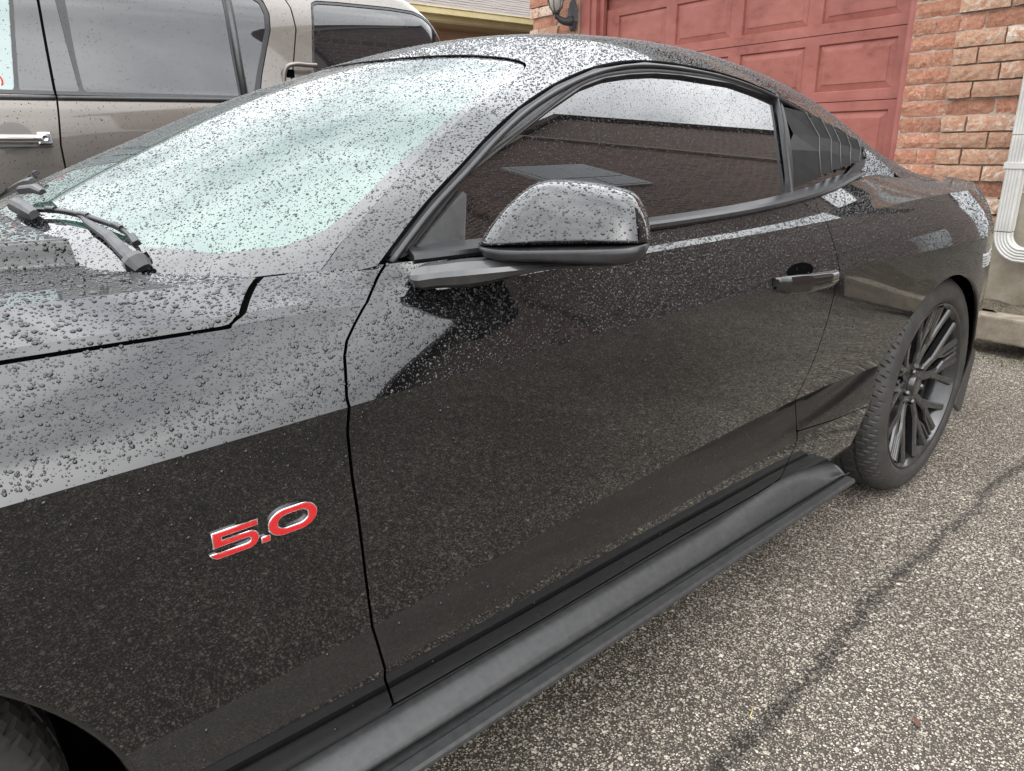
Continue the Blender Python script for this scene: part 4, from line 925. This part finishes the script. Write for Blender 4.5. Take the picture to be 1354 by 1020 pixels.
# ================================================================ grey-beige SUV on the far side
SUVP = mat('beige_metallic', (.30, .275, .25), .30, metal=.55, coat=1, coat_rough=.03); ns, ln, b = nodes(SUVP)
fl = N(SUVP, 'ShaderNodeTexNoise', Scale=900, Detail=2); ln.new(coords(SUVP), fl.inputs['Vector'])
mdv = noise_color(SUVP, [(.3, (.135, .12, .106)), (.7, (.18, .16, .142))], 2.2, 6)
SUVG = mat('privacy_glass', (.010, .010, .012), .02, ior=1.55, coat=1)
SUVC = mat('clear_side_glass', (.20, .27, .26), .03, ior=1.6, coat=1)
SUV = thing('parked_suv', 'wet beige grey SUV with dark rear windows parked beyond the black coupe', 'suv', (-2.7, 1.0, 0))
ZS = [.30,.42,.60,.80,1.05,1.20,1.252,1.285,1.32,1.55,1.74,1.80,1.83,1.85]
XS = [-1.93,-1.875,-1.825,-1.795,-1.783,-1.790,-1.803,-1.818,-1.832,-1.910,-1.985,-2.03,-2.10,-2.25]
SX = NSpline(ZS, XS)
zz = np.r_[np.linspace(.30, 1.72, 120), np.linspace(1.725, 1.85, 28)]; yy = np.r_[np.arange(-1.45, 3.20, .012)]
SZ, SYg = np.meshgrid(zz, yy, indexing='ij')
endr = 3.13-.10*np.clip((SZ-.9)/.9, 0, 1)**2-.10*np.clip((SZ-1.62)/.2, 0, 1)**2
over = np.clip((SYg-(endr-.22))/.22, 0, 1.2)
SXX = SX(SZ)-.16*over**3-.30*np.clip((-1.0-SYg)/.5, 0, 1)**3
SP = np.dstack([SXX, SYg, SZ])
gF = SYg-np.interp(SZ, [.3,.90,1.084,1.261,1.626,1.9], [.985,.974,.971,.993,1.021,1.04])
gR = SYg-np.interp(SZ, [.3,.75,.95,1.25,1.434,1.60,1.70,1.734,1.9], [1.55,1.60,1.80,1.96,2.041,2.098,2.098,2.085,2.0])
gN = SYg-np.interp(SZ, [.3, 1.9], [-.12, -.05])
wF = [(-.02,1.287),(.862,1.287),(.924,1.617),(.945,1.73),(.42,1.73)]
wP = [(.872,1.287),(.933,1.617),(.953,1.735),(1.085,1.735),(1.086,1.29),(1.082,1.287)]
wR = [(1.096,1.287),(1.098,1.40),(1.120,1.735),(1.775,1.745),(1.742,1.287)]
wQ = [(1.780,1.292),(1.812,1.738),(1.905,1.735),(1.948,1.708),(1.958,1.66),(1.945,1.585),(1.855,1.395),(1.815,1.305),(1.805,1.292)]
wC = [(2.150,1.33),(2.155,1.44),(2.218,1.700),(2.228,1.725),(2.254,1.737),(2.382,1.743),(2.685,1.748),(2.83,1.742),(2.895,1.725),(2.945,1.690),(2.985,1.61),(3.0,1.50),(2.99,1.34),(2.97,1.32),(2.17,1.315)]
glass_area = np.maximum.reduce([sd_poly(SYg, SZ, w) for w in (wF, wP, wR, wQ, wC)])
surround = np.maximum(sd_poly(SYg, SZ, [(-.05,1.272),(1.83,1.272),(1.87,1.38),(1.966,1.585),(1.980,1.66),(1.968,1.72),(1.915,1.752),(.40,1.752)]), glass_area+.012)
wellF = np.hypot(SYg+.62, SZ-.40)-.43; wellR = np.hypot(SYg-2.22, SZ-.40)-.43
mn = np.minimum.reduce; endf = endr-SYg
def suv_side(mirror):
    kw = dict(depth=.02, ref=(1, 0, 0), drops=None if mirror else 'suv')
    def sh(name, P, F, mt, par, **k2):
        o = sheet(name, [(P, F)], mt, par, **{**kw, **k2})
        if mirror:
            o.data.transform(Matrix.Translation((-5.4, 0, 0)) @ Matrix.Scale(-1, 4, (1, 0, 0))); o.data.flip_normals()
        return o
    G2 = .0035
    sh('front_wing', SP, mn([-gN-G2, wellF, -surround]), SUVP, SUV)
    fd = sh('front_door', SP, mn([gN-G2, -gF-G2, -surround, wellF]), SUVP, SUV)
    rd = sh('rear_door', SP, mn([gF-G2, -gR-G2, -surround, wellR]), SUVP, SUV)
    qp = sh('rear_quarter', SP, mn([gR-G2, endf, wellR, -surround]), SUVP, SUV)
    sh('backing', SP-np.array([.03, 0, 0]), mn([endf-.03, -glass_area-.0, wellF, wellR]), SHELL, SUV, depth=0, drops=None)
    gP = SP-np.array([.008, 0, 0])
    sh('window_surround', SP-np.array([.004, 0, 0]), mn([surround-.003, -(glass_area)+.003]), TRIM, SUV, depth=.006)
    for nm, w, mt, par in (('window', wF, SUVC, fd), ('pillar_cover', wP, SUVG, fd), ('window', wR, SUVG, rd), ('quarter_glass', wQ, SUVG, rd), ('rear_side_window', wC, SUVG, qp)):
        d = sd_poly(SYg, SZ, w)+.001
        sh(nm, gP, d, mt, par, depth=.002)
    return fd, rd, qp
KW_ = dict(drops='suv'); fd, rd, qp = suv_side(False); suv_side(True)
zg = np.linspace(1.272, 1.745, 30); tube('door_gap', np.stack([SX(zg)-.0035, np.interp(zg, [1.261,1.626,1.9], [.993,1.021,1.04]), zg], 1), .0045, SHELL, fd, sides=6)
my = np.linspace(-.05, 1.80, 60)
for a_, b_, par in ((-.05, .988, fd), (.996, 1.80, rd)):
    y_ = np.linspace(a_, b_, 40); tube('belt_moulding', np.stack([SX(np.full(40, 1.262))+.004, y_, np.full(40, 1.262)+.010*(y_-.9)], 1), .0105, SKIRT, par, sides=8, squash=.8)
tube('window_divider', [(SX(np.array(z))+.0015, y, z) for y, z in ((1.760, 1.285), (1.778, 1.50), (1.795, 1.742))], .0135, SKIRT, rd, sides=8, squash=1)
# chrome handle with its lock, flat disc behind with the recess shade in its colour
cvv = []
for r in np.linspace(0, 1, 10):
    cvv.append([(SX(np.array(1.112+.060*r*math.sin(a)))+.0015, .82+.062*r*math.cos(a), 1.112+.060*r*math.sin(a)) for a in np.linspace(0, 2*np.pi, 40, endpoint=False)])
DISH = mat('recess_paint', (.13, .12, .11), .35, metal=.5, coat=.5)  # darker copy of the body paint, carrying the recess shade
make('handle_recess', np.array(cvv).reshape(-1, 3), grid_faces(10, 40, True), DISH, fd)
hp = [(-1.772, .70, 1.113), (-1.752, .73, 1.113), (-1.746, .80, 1.112), (-1.748, .88, 1.111), (-1.752, .905, 1.110)]
HN = tube('handle', resample(hp, 24), .0225, CHROME, fd, sides=16, squash=.75)
tube('handle_inlay', resample([(x+.0150, y, z) for x, y, z in hp[1:4]], 16), .0135, SUVP, HN, sides=10, squash=.6)
boxes('lock_plate', [((-1.785, .887, 1.088), (-1.732, .936, 1.136))], CHROME, fd, .006)
lathe('lock', [(-.005, .013), (.003, .013), (.003, .009), (.001, .008), (.001, 0)], STEEL, fd, seg=24, axis_at=(-1.731, .912, 1.113))
boxes('handle_end', [((-1.79, .700, 1.080), (-1.752, .940, 1.0895))], DISH, fd, .003)
# upright rear door handle in the pillar
tube('pillar_handle', resample([(-1.838, 2.145, 1.437), (-1.832, 2.08, 1.436), (-1.835, 2.02, 1.436), (-1.842, 1.993, 1.425), (-1.848, 1.978, 1.39), (-1.852, 1.972, 1.34)], 30), .011, SUVP, rd, sides=10)
boxes('handle_pocket', [((-1.90, 1.990, 1.33), (-1.853, 2.035, 1.415))], SHELL, rd, .006)
STK = mat('sticker_white', (.7, .68, .66), .5); STR = mat('sticker_red', (.55, .03, .03), .5)
lathe('sticker', [(0, .030), (.0006, .030), (.0006, 0)], STR, fd, seg=32, axis_at=(SX(np.array(1.315))-.004, .800, 1.318), smooth=False)
lathe('sticker', [(.0006, .024), (.0012, .024), (.0012, 0)], STK, fd, seg=32, axis_at=(SX(np.array(1.315))-.004, .800, 1.318), smooth=False)
lathe('sticker', [(.0012, .019), (.0018, .019), (.0018, 0)], STR, fd, seg=8, axis_at=(SX(np.array(1.315))-.004, .800, 1.318), smooth=False)
# roof, tail, bonnet
rx = np.linspace(-2.25, -3.15, 20); ry = np.linspace(.25, 3.02, 40); RXX, RYY = np.meshgrid(rx, ry, indexing='ij')
make('roof', np.dstack([RXX, RYY, 1.845+.03*(1-((RXX+2.7)/.45)**2)-.03*np.clip((RYY-2.7)/.3, 0, 1)**2]).reshape(-1, 3), grid_faces(20, 40), SUVP, SUV)
boxes('tail_body', [((-3.48, 3.0, .35), (-1.92, 3.08, 1.20)), ((-3.20, 2.90, 1.20), (-2.22, 2.96, 1.80))], SUVP, SUV, .03)
boxes('nose', [((-3.50, -1.42, .35), (-1.90, -.1, 1.02)), ((-3.45, -.12, .35), (-1.95, .2, 1.20))], SUVP, SUV, .06)
boxes('rear_lamp', [((-2.06, 2.99, .95), (-1.94, 3.05, 1.45))], mat('lamp_red', (.3, .01, .01), .2, coat=1), SUV, .01)
boxes('cabin_block', [((-3.2, .2, .4), (-2.15, 2.9, 1.25))], SHELL, SUV)
for (x, y) in ((-1.93, -.62), (-1.93, 2.22), (-3.47, -.62), (-3.47, 2.22)):
    c = copy_tree(rw); place(c, SUV, Matrix.Translation((x, y, .38)) @ Matrix.Scale(1.06, 4) @ (RX(math.pi, 4, 'Z') if x < -3 else Matrix.Identity(4)))
# ================================================================ neighbour's house behind the SUV
NB = thing('neighbour_house', 'low brick house with brown shingle roof and cream gutter behind the SUV', 'house', (-7, 9, 0))
SHG = mat('grey_brown_shingle', (.2, .17, .15), .9); ns, ln, b = nodes(SHG)
CREAM = simple_noise('cream_metal', (.52, .43, .22), (.62, .53, .31), 4, .5, .05, .001, 40); SOF = mat('tan_soffit', (.30, .24, .14), .6)
noise_color(SHG, [(.3, (.10, .085, .075)), (.7, (.26, .22, .20))], 9, 6, sc=(.4, 1, 1))
y0, y1 = 5.2, 16; xe, ze = -6.0, 2.50; sl = .40
SHT = bpy.data.meshes.new('shingle'); SHT.from_pydata([(0, 0, 0), (0, .30, 0), (-.20, .30, .002), (-.20, 0, .002), (0, 0, .012), (0, .30, .012), (-.20, .30, .006), (-.20, 0, .006)], [], [(4, 5, 6, 7), (0, 1, 5, 4), (0, 4, 7, 3), (1, 2, 6, 5), (0, 3, 2, 1)]); SHT.materials.append(SHG)
make('roof', [(xe+.06, y0, ze), (xe+.06, y1, ze), (xe-5, y1, ze+5.06*sl), (xe-5, y0, ze+5.06*sl), (xe-10, y0, ze), (xe-10, y1, ze)], [(0, 1, 2, 3), (3, 2, 5, 4)], SHG, NB, smooth=False)
ang = math.atan(sl)
for r in range(10):
    for i in range(24):
        if r*24+i > 280: break
        o = link('shingle', SHT, None, NB)
        o.matrix_basis = Matrix.Translation((xe+.07-.14*math.cos(ang)*r, y0+.02+i*.304+(r % 2)*.15, ze+.004+.14*math.sin(ang)*r)) @ Matrix.Rotation(ang, 4, 'Y') @ Matrix.Translation((0, 0, random.uniform(0, .004)))
boxes('gutter', [((xe+.062, y0, ze-.075), (xe+.15, y1, ze-.012)), ((xe+.061, y0, ze-.010), (xe+.158, y1, ze+.004))], CREAM, NB, .004)
boxes('fascia', [((xe+.03, y0, ze-.13), (xe+.0605, y1, ze-.02))], CREAM, NB)
boxes('soffit', [((xe-.45, y0, ze-.150), (xe+.06, y1, ze-.1305))], SOF, NB)
make('gable', [(xe-.42, y0+.055, ze-.151), (xe-9.5, y0+.055, ze-.151), (xe-5, y0+.055, ze+5.0*sl-.08)], [(0, 1, 2)], BRICK_FAR, NB, smooth=False)
WALLR = simple_noise('red_brick_wall', (.24, .10, .07), (.34, .16, .11), 20, .9, .4, .006, 120)
boxes('wall', [((xe-9.5, y0+.05, 0), (xe-.42, y1, ze-.151))], BRICK_FAR, NB)
# ================================================================ house across the drive (behind the photographer; it shows in the paint and the glass)
OP = thing('opposite_house', 'tall brown brick gabled house with white windows across the drive', 'house', (8, 10, 0))
OPB = mat('dark_brown_brick', (.2, .12, .1), .9); ns, ln, b = nodes(OPB)
bt2 = N(OPB, 'ShaderNodeTexBrick', Scale=1.0); bt2.inputs['Color1'].default_value = (.13, .075, .06, 1); bt2.inputs['Color2'].default_value = (.27, .165, .13, 1); bt2.inputs['Mortar'].default_value = (.30, .26, .23, 1)
bt2.inputs['Brick Width'].default_value = .27; bt2.inputs['Row Height'].default_value = .10; bt2.inputs['Mortar Size'].default_value = .016
cA = coords(OPB); sA = N(OPB, 'ShaderNodeSeparateXYZ'); cB = N(OPB, 'ShaderNodeCombineXYZ'); aA = N(OPB, 'ShaderNodeMath', operation='ADD'); ln.new(cA, sA.inputs[0]); ln.new(sA.outputs[0], aA.inputs[0]); ln.new(sA.outputs[1], aA.inputs[1]); ln.new(aA.outputs[0], cB.inputs[0]); ln.new(sA.outputs[2], cB.inputs[1]); ln.new(cB.outputs[0], bt2.inputs['Vector']); ln.new(bt2.outputs['Color'], b.inputs['Base Color'])
GX0, GX1 = 4.8, 13.0; gp = [(5.2, 0), (24.5, 0), (24.5, 6.1), (14.8, 14.0), (5.2, 6.1)]
make('wall', [(GX0, y, z) for y, z in gp]+[(GX1, y, z) for y, z in gp], [(0, 1, 2, 3, 4), (9, 8, 7, 6, 5), (0, 5, 6, 1), (1, 6, 7, 2), (4, 9, 5, 0)], OPB, OP, smooth=False)
ROOFB = mat('brown_shingle', (.10, .075, .06), .9); noise_color(ROOFB, [(.3, (.06, .045, .036)), (.7, (.15, .115, .09))], 5, 6, sc=(1, .4, 1))
bm = bmesh.new()
for sgn in (-1, 1):
    e = [(14.8+sgn*10.25, 5.68), (14.8, 14.05), (14.8, 14.30), (14.8+sgn*10.25, 5.93)]
    u = [bm.verts.new((GX0-.35, y, z)) for y, z in e]; w = [bm.verts.new((GX1+.35, y, z)) for y, z in e]
    bm.faces.new(u); bm.faces.new(w[::-1])
    for k in range(4): bm.faces.new((u[k], w[k], w[(k+1) % 4], u[(k+1) % 4]))
from_bm('roof', bm, ROOFB, OP)
# projecting front gable with pale rake boards
fg = [(5.3, 0), (13.4, 0), (13.4, 5.0), (9.4, 9.3), (5.3, 5.8)]
make('front_gable', [(4.42, y, z) for y, z in fg]+[(4.79, y, z) for y, z in fg], [(0, 1, 2, 3, 4), (9, 8, 7, 6, 5), (0, 5, 6, 1), (1, 6, 7, 2), (2, 7, 8, 3), (3, 8, 9, 4), (4, 9, 5, 0)], OPB, OP, smooth=False)
RAKE = mat('rake_board', (.30, .25, .19), .6)
for (ya, za), (yb, zb) in (((5.0, 5.6), (9.4, 9.36)), ((9.4, 9.36), (13.8, 4.63))):
    bm = bmesh.new(); u = [bm.verts.new((4.28, y, z)) for y, z in ((ya, za), (yb, zb), (yb, zb+.26), (ya, za+.26))]; w = [bm.verts.new((4.44, v.co.y, v.co.z)) for v in u]
    bm.faces.new(u); bm.faces.new(w[::-1])
    for k in range(4): bm.faces.new((u[k], w[k], w[(k+1) % 4], u[(k+1) % 4]))
    from_bm('rake_board', bm, RAKE, OP)
WHT = mat('white_frame', (.7, .7, .68), .5); PANE = mat('pane', (.25, .28, .30), .02, ior=1.6, coat=1)
for (y, z, w, h) in ((6.7, 4.9, 1.5, 1.6), (7.0, .9, 1.6, 1.3), (10.6, .9, 1.6, 1.4)):
    f = boxes('window', [((4.34, y, z), (4.419, y+w, z+h))], WHT, OP)
    boxes('pane', [((4.32, y+.07, z+.62), (4.339, y+w-.07, z+h-.07))], PANE, f)
    for i in range(2): boxes('pane', [((4.32, y+.07+i*(w-.07)/2, z+.07), (4.339, y+(i+1)*(w-.07)/2, z+.54))], PANE, f)
# ================================================================ rain beads: one half-sunk flattened ball each, set by geometry nodes
def rand_on(V, F, n, dens=None):
    tri = np.array([(q[0], q[i], q[i+1]) for q in F for i in range(1, len(q)-1)])
    a, b_, c = V[tri[:, 0]], V[tri[:, 1]], V[tri[:, 2]]
    cr_ = np.cross(b_-a, c-a); ar = np.linalg.norm(cr_, axis=1)/2; cen_ = (a+b_+c)/3
    d = dens(cen_) if dens is not None else np.ones(len(tri))
    w = ar*d; tot = int(w.sum())
    if tot == 0: return V[:0], np.zeros(0, int), tri, cr_
    pick = RNG.choice(len(tri), tot, p=w/w.sum())
    r1 = np.sqrt(RNG.random(tot)); r2 = RNG.random(tot)
    P = a[pick]*(1-r1)[:, None]+b_[pick]*(r1*(1-r2))[:, None]+c[pick]*(r1*r2)[:, None]
    return P, pick, tri, cr_
def dens_side(c):
    y, z, x = c[:, 1], c[:, 2], c[:, 0]
    crease = .80
    d = np.where(z > crease, 95000, np.interp(z, [.25, .45, .62, .72, .79], [1500, 5000, 5000, 11000, 15000]))
    d = d*np.interp(y, [-.95, -.3, .1, 1.5, 2.6, 3.2], [.06, .25, 1, 1.15, .9, .3])
    lowf = (y < .75) & (z < .78); d = np.where(lowf, d*np.interp(z, [.45, .55, .75], [.3, 1.0, 1.1]), d)
    return d
DENS = dict(side=dens_side, hood=lambda c: np.interp(c[:, 1], [-.95, -.4, .05], [3000., 14000., 42000.])*np.interp(c[:, 0], [-.7, .1], [.35, 1]),
            roof=lambda c: 52000.*np.where((c[:, 0] > -.75) & (c[:, 1] < 3.3), 1, 0)*np.where(c[:, 0] < 0, .6, 1), screen=lambda c: np.where(c[:, 1] > .44, 44000., 0)*np.where(c[:, 0] < -.2, .7, 1),
            suv=lambda c: np.where((c[:, 1] > .5) & (c[:, 2] > .8), 3200., 0), glass=lambda c: np.where(c[:, 2] > .9, 60000., 0), mirror=lambda c: np.full(len(c), 42000.))
SIZE = dict(side=(.00072, .52, .0028), hood=(.00100, .55, .0036), roof=(.00090, .48, .0026), screen=(.00082, .46, .0025), glass=(.00050, .4, .0013), mirror=(.0009, .42, .0022), suv=(.0011, .4, .0024))
pts = {'suv': [[], [], []], 'paint': [[], [], []], 'screen': [[], [], []]}
for V, F, nn, kind in SCATTER:
    P, pick, tri, cr_ = rand_on(V, F, 0, DENS[kind]); n = len(P)
    if n == 0: continue
    nrm = cr_[pick]/np.linalg.norm(cr_[pick], axis=1, keepdims=True)
    if nn is not None:
        sg = np.sign((nn[tri[pick, 0]]*nrm).sum(1)); nrm *= sg[:, None]
    else:
        sg = np.sign(((P-np.array([.93, 1.05, .985]))*nrm).sum(1)); nrm *= sg[:, None]
    m0, s0, mxr = SIZE[kind]; r = np.minimum(np.exp(RNG.normal(math.log(m0), s0, n)), mxr)
    keep = ((np.array(CP)-P)*nrm).sum(1) > -.05                     # the side the rain is seen on
    k_ = kind if kind in ('screen', 'suv') else 'paint'
    pts[k_][0].append(P[keep]); pts[k_][1].append(nrm[keep]); pts[k_][2].append(r[keep])
def beads(name, P, Nn, r, material, squash, owner):
    n = len(P); me = bpy.data.meshes.new(name); me.vertices.add(n); me.vertices.foreach_set('co', P.ravel().astype(np.float32))
    # euler that turns +z onto the normal, with a random spin first
    th = np.arccos(np.clip(Nn[:, 2], -1, 1)); ph = np.arctan2(Nn[:, 1], Nn[:, 0])
    rot = np.stack([0*th, th, ph], 1).astype(np.float32)
    el = RNG.uniform(.92, 1.15, n)
    sc = np.stack([r*el, r/np.sqrt(el), r*squash*RNG.uniform(.8, 1.1, n)], 1).astype(np.float32)
    for nm, arr in (('bead_rotation', rot), ('bead_scale', sc)):
        at = me.attributes.new(nm, 'FLOAT_VECTOR', 'POINT'); at.data.foreach_set('vector', arr.ravel())
    o = link(name, me, material, owner); o['kind'] = 'stuff'
    ng = bpy.data.node_groups.new(name, 'GeometryNodeTree')
    ng.interface.new_socket('Geometry', in_out='INPUT', socket_type='NodeSocketGeometry'); ng.interface.new_socket('Geometry', in_out='OUTPUT', socket_type='NodeSocketGeometry')
    gi = ng.nodes.new('NodeGroupInput'); go = ng.nodes.new('NodeGroupOutput')
    ico = ng.nodes.new('GeometryNodeMeshIcoSphere'); ico.inputs['Radius'].default_value = 1; ico.inputs['Subdivisions'].default_value = 3
    ss = ng.nodes.new('GeometryNodeSetShadeSmooth'); sm_ = ng.nodes.new('GeometryNodeSetMaterial'); sm_.inputs['Material'].default_value = material
    ip = ng.nodes.new('GeometryNodeInstanceOnPoints')
    ar_ = ng.nodes.new('GeometryNodeInputNamedAttribute'); ar_.data_type = 'FLOAT_VECTOR'; ar_.inputs['Name'].default_value = 'bead_rotation'
    as_ = ng.nodes.new('GeometryNodeInputNamedAttribute'); as_.data_type = 'FLOAT_VECTOR'; as_.inputs['Name'].default_value = 'bead_scale'
    l = ng.links.new
    l(gi.outputs[0], ip.inputs['Points']); l(ico.outputs['Mesh'], ss.inputs[0]); l(ss.outputs[0], sm_.inputs[0]); l(sm_.outputs[0], ip.inputs['Instance'])
    l(ar_.outputs['Attribute'], ip.inputs['Rotation']); l(as_.outputs['Attribute'], ip.inputs['Scale']); l(ip.outputs[0], go.inputs[0])
    md = o.modifiers.new('beads', 'NODES'); md.node_group = ng
    print(name, n)
    return o
P, Nn, r = (np.concatenate(x) for x in pts['paint']); beads('rain_beads', P, Nn, r, WATER, .68, CAR)
P, Nn, r = (np.concatenate(x) for x in pts['screen']); beads('rain_beads_on_glass', P, Nn, r, WATER, .5, CAR)
P, Nn, r = (np.concatenate(x) for x in pts['suv']); beads('rain_beads', P, Nn, r, WATER, .45, SUV)
